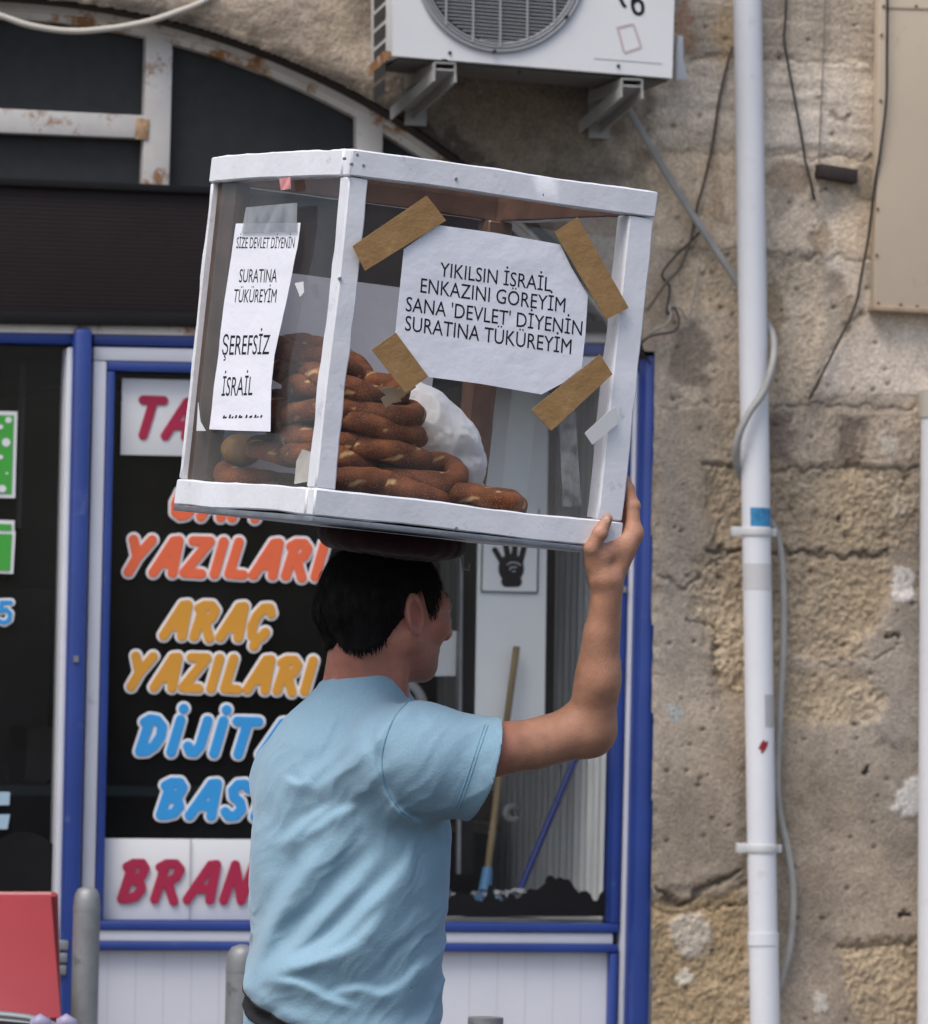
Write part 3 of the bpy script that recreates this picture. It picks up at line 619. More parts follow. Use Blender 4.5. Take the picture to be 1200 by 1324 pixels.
M['l_bl'] = mat('sky_blue_vinyl', (.03, .29, .66), .45, var=.06, vscale=3); M['l_cr'] = mat('crimson_vinyl', (.36, .012, .055), .5, var=.06, vscale=3)
word('CAM', 217, 347, 673, 677, 54, 6.5, M['l_or'], 'orange white-edged CAM lettering mostly hidden behind the white glazed box')
word('YAZILARI', 155, 428, 746, 752, 55, 6.5, M['l_or'], 'orange white-edged YAZILARI lettering above the amber words')
word('ARAÇ', 206, 359, 828, 832, 53, 6.4, M['l_am'], 'short amber white-edged ARAÇ lettering')
word('YAZILARI', 159, 413, 894, 900, 52, 6.2, M['l_am'], 'amber white-edged YAZILARI lettering under the word ARAÇ')
word('DİJİTAL', 172, 420, 978, 984, 55, 6.5, M['l_bl'], 'sky blue white-edged DİJİTAL lettering running behind the man\'s shoulder')
word('BASKI', 199, 392, 1060, 1064, 55, 6.5, M['l_bl'], 'sky blue white-edged BASKI lettering just above the lower white board')
M['sboard'] = mat('white_sign_board', (.66, .67, .69), .45, var=.03, vscale=5, dirt=(.5, .5, .5), dscale=12, dth=.64)
sb = MB().prism([(158, 489), (312, 493), (310, 591), (156, 588)], .0, .008).build('sign_board', M['sboard'], bevel=.001); tag(sb, 'white board with crimson slanted letters TA at the top of the window', 'sign', 'white boards fixed to the shop window')
word('TABELA', 168, 400, 564, 570, 54, 6.6, M['l_cr'], '', .010, 0, parent=sb) if False else word('TAB', 168, 296, 568, 572, 57, 6.0, M['l_cr'], '', .010, 0, parent=sb)
sb = MB().prism([(134, 1084), (430, 1086), (428, 1190), (132, 1189)], .0, .006).build('sign_board', M['sboard'], bevel=.001); tag(sb, 'white board with crimson slanted letters BRAN at the foot of the window', 'sign', 'white boards fixed to the shop window')
word('BRANDA', 149, 424, 1168, 1172, 58, 6.1, M['l_cr'], '', .012, 0, parent=sb)
MB().prism([(246, 1085), (247.5, 1085), (246, 1189), (244.5, 1189)], .0105, .0112).build('seam', M['wire'], sb)
# left window stickers
g_ = MB().prism([(-120, 529), (22.5, 532), (19.5, 644), (-122, 641)], .0, .004).build('sticker', M['letter_white']); tag(g_, 'white-edged green sticker with white dots in the left window', 'sticker', 'stickers in the left window')
gm = mat('green_vinyl', (.055, .36, .045), .45); MB().prism([(-120, 534), (18, 537), (15, 638.5), (-120, 636)], .0045, .006).build('green_field', gm, g_)
b = MB()
for x, y, r in ((11, 543, 4.2), (1, 552, 3), (8, 572, 5.5), (1, 591, 3), (9, 612, 1.6), (3, 632, 5), (-20, 560, 6), (-30, 600, 5), (-50, 580, 7)): b.prism([(x+r*math.cos(t), y+r*math.sin(t)) for t in np.linspace(0, 2*math.pi, 14, endpoint=False)], .0062, .0072)
b.build('dot', M['letter_white'], g_)['kind'] = 'stuff'
g_ = MB().prism([(-8, 672), (19, 673), (18.5, 686), (20, 687), (17, 742), (-8, 741)], .0, .004).build('sticker', M['letter_white']); tag(g_, 'white-edged green letter İ sticker below the dotted green one', 'sticker', 'stickers in the left window')
b = MB(); b.prism([(-5, 677), (15, 678), (15, 686), (-5, 685.5)], .0045, .006); b.prism([(-5, 690), (15.5, 690.5), (13, 738), (-5, 737)], .0045, .006); b.build('green_field', gm, g_)
b5 = lambda rr: (lambda x, y: np.minimum(seg_dist(x, y, [(14, 779), (2, 779), (1, 790), (8, 788), (13, 793), (12, 801), (6, 805), (-2, 803)])[0], 1e9)-rr)
o5 = sdf2(b5(2.8), -12, 766, 28, 818, .0026, 'sticker', M['l_bl'], h=.6, label='small sky blue digit 5 sticker in the left window', cat='sticker', group='stickers in the left window'); sdf2(b5(5.6), -14, 764, 30, 820, .0002, 'outline', M['letter_white'], o5, h=.6)
lb = mat('pale_blue_vinyl', (.35, .50, .60), .5)
for y0, y1, t in ((1024, 1041, 'upper'), (1053, 1072, 'lower')):
    tag(MB().prism([(-120, y0), (13, y0), (12-(y1-1040)*.08, y1), (-120, y1+2)], .0, .003).build('sticker', lb), t+' pale blue strip of the pair at the foot of the left window', 'sticker', 'stickers in the left window')
# black cut-out film along the bottom of the pane
prof = [(-60, 1191)]
def jag(x0, x1, f, seed, amp=4):
    r = np.random.default_rng(seed); return [(x, f(x)+r.normal(0, amp*.4)) for x in np.arange(x0, x1, 3.0)]
hill = lambda x: 1163-14*math.exp(-((x-596)/8)**2)-4*math.sin(x*.25)-22*math.exp(-((x-724)/22)**2)-12*math.exp(-((x-700)/35)**2)-13*math.exp(-((x-786)/12)**2)-14*math.exp(-((x-634)/5)**2)-6*math.exp(-((x-752)/14)**2)
cut = MB().prism([(440, 1184)]+jag(440, 784, hill, 3)+[(782, 1185)], -.0055, -.003).build('window_film', M['black']); tag(cut, 'jagged black cut-out film along the foot of the right window pane', 'film')
hl2 = lambda x: 1075+40*((x-30)/60)**2
cut = MB().prism([(-300, 1190), (-300, 1130)]+jag(-60, 70, hl2, 5, 1)+[(66, 1190)], -.0055, -.003).build('window_film', M['black']); tag(cut, 'rounded black film at the foot of the left window pane', 'film')
b = MB(); rr = np.random.default_rng(4)
for k in range(26):
    x = rr.uniform(566, 690); y = rr.uniform(1152, 1164); s = rr.uniform(3, 8); P = [W(x+s*math.cos(t)*rr.uniform(.5, 1.2), y+s*.6*math.sin(t)*rr.uniform(.5, 1.2), -.06+rr.uniform(-.02, .02)) for t in np.linspace(0, 6.28, 6, endpoint=False)]
    b.add(P+[p-WN*.004 for p in P], [tuple(range(6)), tuple(range(11, 5, -1))]+[(i, i+6, (i+1) % 6+6, (i+1) % 6) for i in range(6)])
tag(b.build('plastic_scraps', mat('grey_white_plastic', (.5, .5, .52), .3)), 'crumpled pale plastic scraps behind the black film', 'plastic scraps', kind='stuff')
ib('inner_sill', [(440, 1186), (786, 1189), (786, 1200), (440, 1197)], -.05, mat('sill_grey', (.32, .32, .33), .6), .25, par=room)
# ================================================================== AIR CONDITIONER
ac = empty('air_conditioner', W(690, 90, .3), 'weathered white outdoor air conditioner with a round fan grille on two wall brackets', 'air conditioner')
AF, AB = .42, .17
bl, br_, tr_, tl_ = (508, 72), (869, 101), (878, -194), (509, -222)
MB().prism([bl, br_, tr_, tl_], AB, AF-.012).build('casing', M['ac'], ac, bevel=.006)
fc_ = np.array([648.0, -42.0]); FRr = 110.0
n = 72; b = MB(); inner = []; outer = []
cr = [np.array(p, float) for p in (br_, bl, tl_, tr_)]
for k in range(n):
    t = 2*math.pi*k/n; d = np.array([math.cos(t), math.sin(t)]); inner.append(fc_+d*FRr); best = 1e9
    for i in range(4):
        a, c = cr[i], cr[(i+1) % 4]; e = c-a; den = d[0]*(-e[1])+d[1]*e[0]
        if abs(den) < 1e-9: continue
        rhs = a-fc_; s = (rhs[0]*(-e[1])+rhs[1]*e[0])/den; u = (d[0]*rhs[1]-d[1]*rhs[0])/den
        if s > 0 and -1e-6 <= u <= 1+1e-6: best = min(best, s)
    outer.append(fc_+d*best)
for c in cr: outer[int(np.argmin([np.linalg.norm(q-c) for q in outer]))] = c
o_ = np.array(outer); i_ = np.array(inner)
fo = W(o_[:, 0], o_[:, 1], AF); fi = W(i_[:, 0], i_[:, 1], AF); fo2 = fo-WN*.0118; fi2 = fi-WN*.03
b.add(np.vstack([fo, fi, fo2, fi2]), [f for k in range(n) for k2 in [(k+1) % n] for f in ((k, k2, n+k2, n+k), (2*n+k, 2*n+k2, k2, k), (n+k, n+k2, 3*n+k2, 3*n+k))])
b.build('front_panel', M['ac'], ac, sharp=30)
circ = lambda R, w, m=64: [W(fc_[0]+R*math.cos(t), fc_[1]+R*math.sin(t), w) for t in np.linspace(0, 2*math.pi, m+1)]
b = MB(); b.add(circ(109, AF-.011)[:-1], [tuple(range(64))]); b.build('fan_recess', M['acgrey'], ac)
b = MB()
for R, r in ((108, .006), (103, .0032), (99, .003)): b.tube(circ(R, AF+.004+(.004 if R < 105 else 0)), r, 8, caps=False)
b.build('grille_ring', M['wire'], ac, smooth=True)
b = MB()
for k in range(-20, 21):
    y = fc_[1]+k*4.75; hw = math.sqrt(max(1, 99**2-(k*4.75)**2)); dx = .083
    b.tube([W(fc_[0]-hw, y-hw*dx, AF+.006), W(fc_[0]+hw, y+hw*dx, AF+.006)], .0017, 6)
b.build('grille_slat', M['wire'], ac, smooth=True)
b = MB()
for k in (-2, -1, 0, 1, 2):
    x = fc_[0]+k*35; hw = math.sqrt(102**2-(k*35)**2); b.tube([W(x, fc_[1]-hw, AF+.010), W(x-1, fc_[1]+hw, AF+.010)], .0030, 6)
b.build('grille_rib', M['wire'], ac, smooth=True)
b = MB()                                                              # louvred left side
sp = lambda f, y: W(508, y, AF-.012)-WN*(.008+f*(AF-AB-.03))-WT*.0015
for k in range(-3, 4):
    y0 = 47-k*24-8; 
    for f0, f1 in ((.30, .85),): b.add([sp(f0, y0+4), sp(f1, y0+10), sp(f1, y0-8), sp(f0, y0-14)], [(0, 1, 2, 3)])
b.build('side_vent', M['acgrey'], ac)
b = MB(); b.add([sp(.0, 72), sp(1.05, 84), sp(1.05, 70), sp(.35, 60), sp(.0, 66)], [(0, 1, 2, 3, 4)]); b.V[0] = b.V[0]-WT*.001
b.build('rust_patch', mat('rust', (.26, .13, .06), .8, var=.5, vscale=40, dirt=(.5, .46, .4), dscale=25), ac)
for x, y in ((582, 68), (640, 66), (733, 21), (800, 85), (672, 93)): MB().prism([(x+2.2*math.cos(t), y+2.2*math.sin(t)) for t in np.linspace(0, 6.283, 10, endpoint=False)], AF, AF+.004+(.012 if (x, y) in ((640, 66), (733, 21)) else 0)).build('screw', M['black'], ac)
b = MB(); b.prism([(515, 75), (865, 103), (862, 106), (515, 78.5)], AB, AF-.03); b.build('base_pan', mat('dull_grey_pan', (.12, .115, .105), .7), ac)
# faded label outline and painted number
b = MB()
for e in ([(797, 36), (818, 31)], [(819, 31), (829, 60)], [(829, 61), (808, 68)], [(807, 67), (799, 37)]):
    (xa, ya), (xb, yb_) = e; L = math.hypot(xb-xa, yb_-ya); nx, ny = -(yb_-ya)/L*1.4, (xb-xa)/L*1.4
    b.prism([(xa+nx, ya+ny), (xb+nx, yb_+ny), (xb-nx, yb_-ny), (xa-nx, ya-ny)], AF+.0004, AF+.0012)
b.build('faded_label', mat('faded_pink_print', (.52, .42, .43), .6), ac)
b = MB(); b.prism([(768, 75), (856, 82), (856, 83), (768, 76)], AF+.0003, AF+.0008); b.build('panel_seam', M['wire'], ac)
lx = [(805, -22), (801, -8), (805, 4), (808, 8)]; l6 = [(838, -20), (824, -12), (818, 2), (820, 14), (826, 18), (831, 14), (830, 4), (824, 0), (819, 4)]
nf = lambda x, y: np.minimum(seg_dist(x, y, spline(np.array(lx), 6))[0], seg_dist(x, y, spline(np.array(l6), 6))[0])-2.3
V, F = surface_nets(lambda p: np.maximum(nf(p[:, 0], p[:, 1]), np.abs(p[:, 2])-.6), (790, -34, -2), (850, 26, 2), .5, margin=3, newton=1)
fast_mesh('painted_number', W(V[:, 0], V[:, 1], AF+.0006)+WN*(V[:, 2]*.001)[:, None], F[:, ::-1], M['ink'], ac)
M['brk'] = mat('grey_white_bracket', (.30, .30, .29), .5, .5, var=.1, vscale=10, dirt=(.22, .17, .12), dscale=14, dth=.6)
def bracket(pf, pw, label):
    root = empty('wall_bracket', W(*pw, STW+.01), label, 'bracket', 'brackets carrying the air conditioner')
    A0 = W(pf[0], pf[1], AF+.005); B0 = W(pw[0], pw[1], STW+.004); d = B0-A0; L = np.linalg.norm(d); d /= L; s = WT; up = np.cross(d, s); up = up if up[2] > 0 else -up
    b = MB(); c = (A0+B0)/2
    b.box(c, d*L/2, s*.027, up*.002); b.box(c-s*.0265-up*.016, d*L/2, s*.002, up*.0138); b.box(c+s*.0265-up*.016, d*L/2, s*.002, up*.0138); b.build('brace', M['brk'], root)
    hy = A0+np.array([0, 0, .006]); e = hy-WN*(AF-STW-.005); c = (hy+e)/2
    b = MB(); b.box(c+WZ*.010, WN*((AF-STW)/2), s*.026, WZ*.002); b.box(c-s*.0255-WZ*.006, WN*((AF-STW)/2), s*.002, WZ*.0138); b.box(c+s*.0255-WZ*.006, WN*((AF-STW)/2), s*.002, WZ*.0138); b.build('arm', M['brk'], root)
    f = e+WN*.006; b = MB(); hgt = (f[2]-B0[2])/2+.03; b.box((f+np.array([f[0], f[1], B0[2]]))/2-WZ*.01, s*.027, WN*.003, WZ*hgt); b.build('wall_plate', M['brk'], root)
    b = MB(); b.tube([A0+WZ*.018-WN*.03, A0+WZ*.034-WN*.03], .011, 8); b.tube([hy-WN*.02+WZ*.012, hy-WN*.02+WZ*.020], .017, 10); b.build('bolt', M['black'], root)
bracket((575, 90), (519, 141), 'left bracket of the pair under the air conditioner, next to the arched frame')
bracket((817, 111), (762, 158), 'right bracket of the pair under the air conditioner, next to the white pipe')

# ================================================================== PIPES, CABLES AND SMALL THINGS ON THE STONE
dp = empty('downpipe', W(989, 1600, .2), 'tall white plastic drainpipe with two clamps and a blue tape patch on the stone wall', 'downpipe')
PW_ = .205
pc = lambda y: 966.5+(y)*.0168
MB().tube([W(pc(y), y, PW_) for y in (-160, 200, 600, 900, 1212)], .0355, 28).build('pipe', M['pipe'], dp, smooth=True)
MB().tube([W(pc(y), y, PW_) for y in (1206, 1222)], .0385, 28).build('collar', M['pipe'], dp, sharp=40)
MB().tube([W(pc(y)+.5, y, PW_) for y in (1219, 1400, 1612)], .0368, 28).build('pipe', M['pipe'], dp, sharp=40)
for y, tl2 in ((688, 0), (1097, 0)):
    b = MB(); c = W(pc(y), y, PW_); b.tube([c-WZ*.010, c+WZ*.010], .0395, 28)
    b.box(c-WT*.047-WN*.01, WT*.014, WN*.012, WZ*.012); b.box(c+WT*.042-WN*.01, WT*.010, WN*.010, WZ*.010); b.box(c-WN*.055, WT*.008, WN*.03, WZ*.008)
    b.build('clamp', mat('pale_clamp', (.55, .56, .57), .5), dp, bevel=.002)
def patch(name, y0, y1, a0, a1, mt, r=.0361, par=dp):
    V = []; n = 10
    for y in np.linspace(y0, y1, 3):
        c = W(pc(y), y, PW_)
        for k in range(n+1):
            a = math.radians(a0+(a1-a0)*k/n); V.append(c+(WN*math.cos(a)+WT*math.sin(a))*r)
    m_ = n+1; return mesh(name, V, [(i*m_+k, i*m_+k+1, (i+1)*m_+k+1, (i+1)*m_+k) for i in range(2) for k in range(n)], mt, par, smooth=True)
patch('blue_tape', 657, 681, -40, 80, mat('blue_tape', (.035, .21, .42), .4, var=.3, vscale=60))
patch('clear_tape', 729, 763, -88, 88, mat('dull_clear_tape', (.52, .52, .53), .35))
patch('worn_patch', 898, 940, 5, 55, mat('grey_stain', (.42, .42, .43), .5))
def redspot(p): return np.hypot((p[:, 0]-982+.25*(p[:, 1]-965))/5.2, (p[:, 1]-965)/7.6)*5.5-5.5+1.2*np.sin(p[:, 0]*.9+p[:, 1]*.5)
V, F = surface_nets(lambda p: np.maximum(redspot(p), np.abs(p[:, 2])-.5), (970, 950, -2), (994, 980, 2), .5, margin=3)
a = (V[:, 0]-pc(965))*PXW/.0360; c = W(np.full(len(V), pc(965)), V[:, 1], PW_)
fast_mesh('red_paint_spot', c+(WN[None]*np.cos(a)[:, None]+WT[None]*np.sin(a)[:, None])*(.0361+.0004*(V[:, 2]+.5))[:, None], F[:, ::-1], mat('dark_red_paint', (.24, .014, .016), .5), dp)

def cable(name, pts, r, mt, label, cat='cable', n=10):
    return tag(MB().tube(wpath(pts, n), r, 8).build(name, mt, smooth=True), label, cat)
cable('cable', [(798, 118, .18), (815, 145, .16), (870, 238, .15), (925, 322, .155), (952, 362, .15), (975, 395, .15), (998, 430, .20), (1000, 465, .25), (988, 505, .258), (968, 535, .26), (955, 565, .25), (952, 595, .22), (962, 625, .158), (985, 660, .155), (1004, 690, .165), (1012, 740, .17), (1013, 830, .17), (1008, 930, .17), (1005, 1000, .17), (1008, 1050, .17), (1020, 1105, .165), (1026, 1160, .16), (1022, 1220, .16), (1012, 1262, .155), (1002, 1300, .15), (1000, 1400, .15), (1000, 1610, .15)], .0092, M['cable'], 'thick grey cable running from the air conditioner down and winding round the white drainpipe')
cable('wire', [(1017, -60, .14), (1016, 20, .14), (1014, 50, .14), (1019, 82, .142), (1028, 130, .142), (1038, 185, .14), (1041, 206, .14), (1049, 238, .138), (1053, 258, .125)], .0030, M['cable_dark'], 'thin black wire hanging down the pale stone right of the drainpipe')
cable('wire', [(1148, -60, .185), (1147, 60, .185), (1146, 130, .184), (1139, 190, .18), (1131, 240, .172), (1124, 300, .155), (1115, 350, .14), (1106, 395, .14), (1085, 440, .14), (1060, 490, .14), (1046, 516, .13)], .0034, M['cable_dark'], 'thin black wire crossing the edge of the beige cabinet and sloping down the wall')
cable('wire', [(948, 60, .14), (942, 78, .14), (930, 130, .14), (921, 190, .14), (908, 245, .14), (902, 265, .14), (893, 310, .14), (880, 345, .14), (862, 365, .15), (848, 385, .15), (836, 402, .15)], .0038, mat('brown_cable', (.10, .08, .065), .7), 'brown wire left of the drainpipe sloping towards the white box')
cable('wire', [(836, 432, .14), (850, 425, .15), (861, 420, .16), (868, 408, .16), (866, 395, .15), (880, 400, .15), (888, 412, .14), (895, 395, .14), (905, 345, .14)], .0026, mat('pale_wire', (.30, .28, .25), .6), 'pale thin tangled wire above the blue right-hand post')
cable('wire', [(826, 448, .15), (838, 436, .17), (852, 432, .18), (872, 428, .17), (878, 415, .16), (872, 398, .15), (862, 405, .15), (866, 372, .14), (858, 350, .14), (905, 300, .14)], .0030, M['cable_dark'], 'dark tangled wire above the blue right-hand post')
cable('wire', [(1068, -60, .135), (1066, 40, .134), (1062, 130, .134), (1059, 210, .134)], .0016, mat('grey_thread', (.2, .18, .16), .8), 'faint thread-thin grey line hanging down to the dark metal stub')
cable('cord', [(-330, -60, .12), (-60, 0, .12), (0, 20, .14), (40, 33, .15), (90, 40, .155), (140, 37, .155), (190, 28, .15), (230, 15, .14), (262, 2, .13), (300, -22, .12), (420, -90, .12)], .0078, mat('cream_cable', (.50, .47, .41), .5, var=.1, vscale=10), 'cream cable sagging in front of the arched window', 'cable')
tag(MB().prism([(1060, 211), (1110, 219), (1109, 237), (1059, 228)], .10, .16).build('metal_stub', mat('dark_rusty_iron', (.030, .020, .018), .7, var=.3, vscale=30), bevel=.003), 'short dark iron bar sticking out of the stone next to the beige cabinet', 'iron bar')
cl = empty('cable_clip', W(885, 95, .2), 'small torn white plastic cover hanging beside the right end of the air conditioner', 'plastic cover')
b = MB(); b.prism([(876, 45), (884, 46), (884, 78), (891, 103), (874, 104)], .16, .19); b.build('cover', M['ac'], cl, bevel=.004)
cab = empty('wall_cabinet', W(1180, 400, .3), 'beige painted sheet-metal cabinet on the wall at the right edge of the photo', 'cabinet')
CF = .172
MB().prism([(1140, -190), (1420, -185), (1420, 415), (1131, 399)], .13, CF).build('cabinet_body', M['beige'], cab, bevel=.006)
MB().prism([(1146, 9), (1420, 16), (1420, 18), (1146, 11)], CF+.0005, CF+.002).build('seam', mat('beige_seam', (.33, .26, .18), .6), cab)
b = MB()
for x, y in ((1140, 45), (1139, 130), (1137, 210), (1135, 270), (1134, 330), (1136, 392), (1165, 394), (1186, 396), (1143, 8), (1185, 8)): b.prism([(x+2*math.cos(t), y+2*math.sin(t)) for t in np.linspace(0, 6.283, 8, endpoint=False)], CF+.0004, CF+.003)
b.build('rivet', mat('rust_rivet', (.16, .08, .05), .7), cab)['kind'] = 'stuff'
b = MB(); b.prism([(1131, 394), (1420, 411), (1420, 417), (1131, 401)], .10, CF+.006); b.build('lower_flange', mat('beige_worn', (.36, .27, .19), .6, var=.2, vscale=20), cab, bevel=.002)
rp = empty('conduit_pipe', W(1218, 1600, .2), 'wide pale grey pipe standing at the right edge below the beige cabinet', 'pipe')
MB().tube([W(1222-(y-520)*.006, y, .19) for y in (512, 800, 1100, 1612)], .060, 28).build('pipe', M['pipe'], rp, smooth=True)
MB().tube([W(1222, y, .19) for y in (505, 540)], .064, 28).build('collar', mat('stained_collar', (.45, .42, .37), .6), rp, sharp=40)

# ================================================================== STREET FURNITURE
def bollard(px, py, depth, hw, label, dome=True, dark=False):
    top = at(px, py, depth); r = hw*depth/FPX
    root = empty('bollard', (top[0], top[1], .0), label, 'bollard', 'grey steel bollards in front of the shop')
    b = MB(); zz_ = [0, .3, .6, top[2]-.052]; rr_ = [r]*4
    if dome: zz_ += [top[2]-.048, top[2]-.035, top[2]-.018, top[2]-.006, top[2]]; rr_ += [r*1.0, r*.985, r*.90, r*.68, r*.2]
    else: zz_ += [top[2]-.001, top[2]]; rr_ += [r, r*.96]
    b.tube([(top[0], top[1], z) for z in zz_], rr_, 32).build('post', M['steel'], root, sharp=50)
    MB().tube([(top[0], top[1], z) for z in (top[2]-.056, top[2]-.046)], r*1.02, 32).build('weld_ring', M['steel'], root, sharp=40)
    MB().tube([(top[0], top[1], z) for z in (.001, .03)], r*1.7, 24).build('base_ring', M['steel'], root, sharp=40)
bollard(113, 1146, 12.4, 17.5, 'grey steel bollard with a domed top left of the white BRAN board')
bollard(314, 1221, 11.2, 21, 'grey steel bollard mostly hidden behind the man\'s hip')
bollard(628, 1315, 9.9, 23, 'flat-topped dark grey steel bollard low in front of the white panels right of the man', dome=False)
rb = empty('board_stand', W(10, 1600, .75), 'red standing board with a slanted right edge at the lower left', 'board')
M['red'] = mat('red_board', (.29, .036, .046), .5, .4, var=.05, vscale=4)
def rect_at(pts, dep): return [at(x, y, d) for (x, y), d in zip(pts, dep)]
ptsr = [(-190, 1157), (66, 1157), (79, 1316), (-178, 1318)]; fr = rect_at(ptsr, (12.6, 12.6, 12.2, 12.2)); bk = [p+np.array([0, .010, .0]) for p in fr]
b = MB(); b.hexa([bk[3], bk[2], fr[2], fr[3], bk[0], bk[1], fr[1], fr[0]]); b.build('red_panel', M['red'], rb, bevel=.004)
b = MB(); e0, e1 = fr[1], fr[0]; b.tube([e1+np.array([0, .005, .001]), e0+np.array([0, .005, .001])], .0055, 8); b.build('top_edge', mat('pale_red_edge', (.55, .2, .2), .5), rb, smooth=True)
for p, q2 in ((fr[2], fr[1]), (fr[3], fr[0])):
    MB().tube([p+np.array([0, .015, 0]), np.array([p[0]+.02, p[1]-.05, .0])], .014, 8).build('leg', M['red'], rb, smooth=True)
    MB().tube([q2+np.array([0, .03, 0]), np.array([q2[0]+.02, q2[1]+.45, .0])], .014, 8).build('leg', M['red'], rb, smooth=True)
b = MB(); c = W(79, 1238, .06); 
for dz in (-.03, 0, .03): b.box(c+WZ*dz+WT*.004*math.sin(dz*90), WT*.012, WN*.02, WZ*.012)
b.build('latch', M['steel'], sf, bevel=.003)
# hand cart whose rim just shows in the lower left corner
hc = empty('hand_cart', at(-60, 1420, 10.6)*np.array([1, 1, 0]), 'dark hand cart with a metal rim and mauve grips at the bottom left corner', 'cart')
rim = [at(-190, 1300, 10.9), at(0, 1312, 10.7), at(62, 1323, 10.6), at(66, 1340, 10.4), at(-190, 1338, 10.0)]
MB().tube(spline(np.array(rim+rim[:1]), 6), .0075, 8).build('rim', mat('bright_metal', (.45, .47, .48), .3, .5, .7), hc, smooth=True)
b = MB(); b.hexa([at(-180, 1420, 10.0), at(50, 1420, 10.4), at(50, 1400, 10.6), at(-180, 1390, 10.8), at(-185, 1339, 10.02), at(63, 1339, 10.42), at(60, 1325, 10.62), at(-185, 1303, 10.88)]); b.build('tray', M['black'], hc)
for x in (50, 84): MB().tube([at(x-8, 1331, 10.3), at(x-4, 1325, 10.3), at(x+2, 1322, 10.3), at(x+8, 1325, 10.3), at(x+12, 1333, 10.3)], [.008, .015, .017, .015, .008], 12).build('grip', mat('mauve_plastic', (.30, .28, .42), .4), hc, smooth=True)
for x, d in ((-170, 10.1), (45, 10.4), (-170, 10.8), (45, 10.6)):
    p = at(x, 1415, d); MB().tube([p, np.array([p[0], p[1], .0])], .012, 8).build('leg', M['steel'], hc, smooth=True)

# ================================================================== GLAZED BOX CARRIED ON THE HEAD
N0 = np.array([-.21199, 7.70000, -.003768])                         # near lower corner in camera axes (right, forward, up)
RB = np.array([[.89019784, -.44342578, .10450539], [.44438074, .89570826, .01524664], [-.1003671, .03286766, .99440744]])
BW, BD, BH = .4917, .4880, .5189
def cw(P): return CAM+np.asarray(P)@MC.T                               # camera axes -> world
def bx(x, y, z): return cw(N0+RB@np.array([x, y, z]))
EX, EY, EZ = (MC@RB[:, i] for i in range(3))
def on_front(px, py, off=.0): return plane_pt(px, py, bx(0, 0, 0), -EY, off)
def on_left(px, py, off=.0): return plane_pt(px, py, bx(0, 0, 0), -EX, off)
box = empty('vendor_box', bx(BW/2, BD/2, 0), 'white wooden glazed box of sesame bread rings balanced on the man\'s head', 'box')
BT = .041
def frame_bar(name, c, h, axis, inward):
    """bar with brushed wavy paint outside and bare wood on its inner faces"""
    b = bmesh.new(); bmesh.ops.create_cube(b, size=2)
    for v in b.verts: v.co = Vector((v.co.x*h[0], v.co.y*h[1], v.co.z*h[2]))
    es = list(b.edges); bmesh.ops.bevel(b, geom=es, offset=.0022, segments=1, affect='EDGES')
    L = h[axis]*2; k = int(L/.018)
    le = [e for e in b.edges if abs((e.verts[0].co-e.verts[1].co)[axis]) > L*.8]
    bmesh.ops.subdivide_edges(b, edges=le, cuts=k, use_grid_fill=True)
    P = np.array([v.co[:] for v in b.verts])+np.array(c); Nn = np.array([v.normal[:] for v in b.verts])
    dis = .0020*vnoise(P*26+3)+.0012*vnoise(P*70+9)
    P2 = P+np.stack([vnoise(P*np.array([6, 6, 6])+i*11)*.0016 for i in range(3)], 1)+dis[:, None]*0.55*np.array([1, 1, 1])*Nn
    b.normal_update(); F = [tuple(v.index for v in f.verts) for f in b.faces]; mi = []
    for f in b.faces: n_ = np.array(f.normal[:]); mi.append(1 if any(np.dot(n_, q) > .7 for q in inward) else 0)
    V = np.array([bx(*p) for p in P2]); b.free()
    o = mesh(name, V, F, [M['paint'], M['wood']], box, smooth=True, sharp=40, matidx=mi); return o
X, Y, Z = np.eye(3)
for x, ix, y, iy, hx, hy, io in ((0, 1, 0, 1, .0155, .0150, 0), (BW, -1, 0, 1, .0205, .0185, 0), (BW, -1, BD, -1, .0205, .0185, 0), (0, 1, BD, -1, .0150, .0035, .001)):
    frame_bar('corner_post', ((x+ix*(hx+io)), (y+iy*hy), BH/2), (hx, hy, BH/2-.0385), 2, (X*ix, Y*iy) if (y and x) else ())
slab0 = MB().hexa([bx(*p) for p in ((.0105, BD-.075, .038), (.034, BD-.075, .038), (.034, BD-.0075, .038), (.0105, BD-.0075, .038), (.0105, BD-.075, BH-.038), (.034, BD-.075, BH-.038), (.034, BD-.0075, BH-.038), (.0105, BD-.0075, BH-.038))])
slab0.build('inner_post', M['inner_wood'], box, bevel=.002)
for z, iz in ((0, 1), (BH, -1)):
    zc = z+iz*.0185
    for y, iy in ((0, 1), (BD, -1)): frame_bar('rail', (BW/2, y+iy*.011-iy*.002, zc), (BW/2+.001, .012, .019), 0, (Y*iy,))
    for x, ix in ((0, 1), (BW, -1)): frame_bar('rail', (x+ix*.011-ix*.002, BD/2, zc), (.0125, BD/2-.020, .019), 1, (X*ix,))
b = MB(); q = lambda *a: bx(*a)
def slab(x0, x1, y0, y1, z0_, z1_): return MB().hexa([bx(x0, y0, z0_), bx(x1, y0, z0_), bx(x1, y1, z0_), bx(x0, y1, z0_), bx(x0, y0, z1_), bx(x1, y0, z1_), bx(x1, y1, z1_), bx(x0, y1, z1_)])
slab(.012, BW-.012, .012, BD-.012, .010, .024).build('floor_board', M['wood'], box)
slab(-.003, BW+.001, -.003, BD+.001, -.010, -.002).build('base_sheet', mat('dull_foil_sheet', (.22, .24, .27), .35, .5, .3, var=.2, vscale=20, bump=.003, bscale=30), box, bevel=.001)
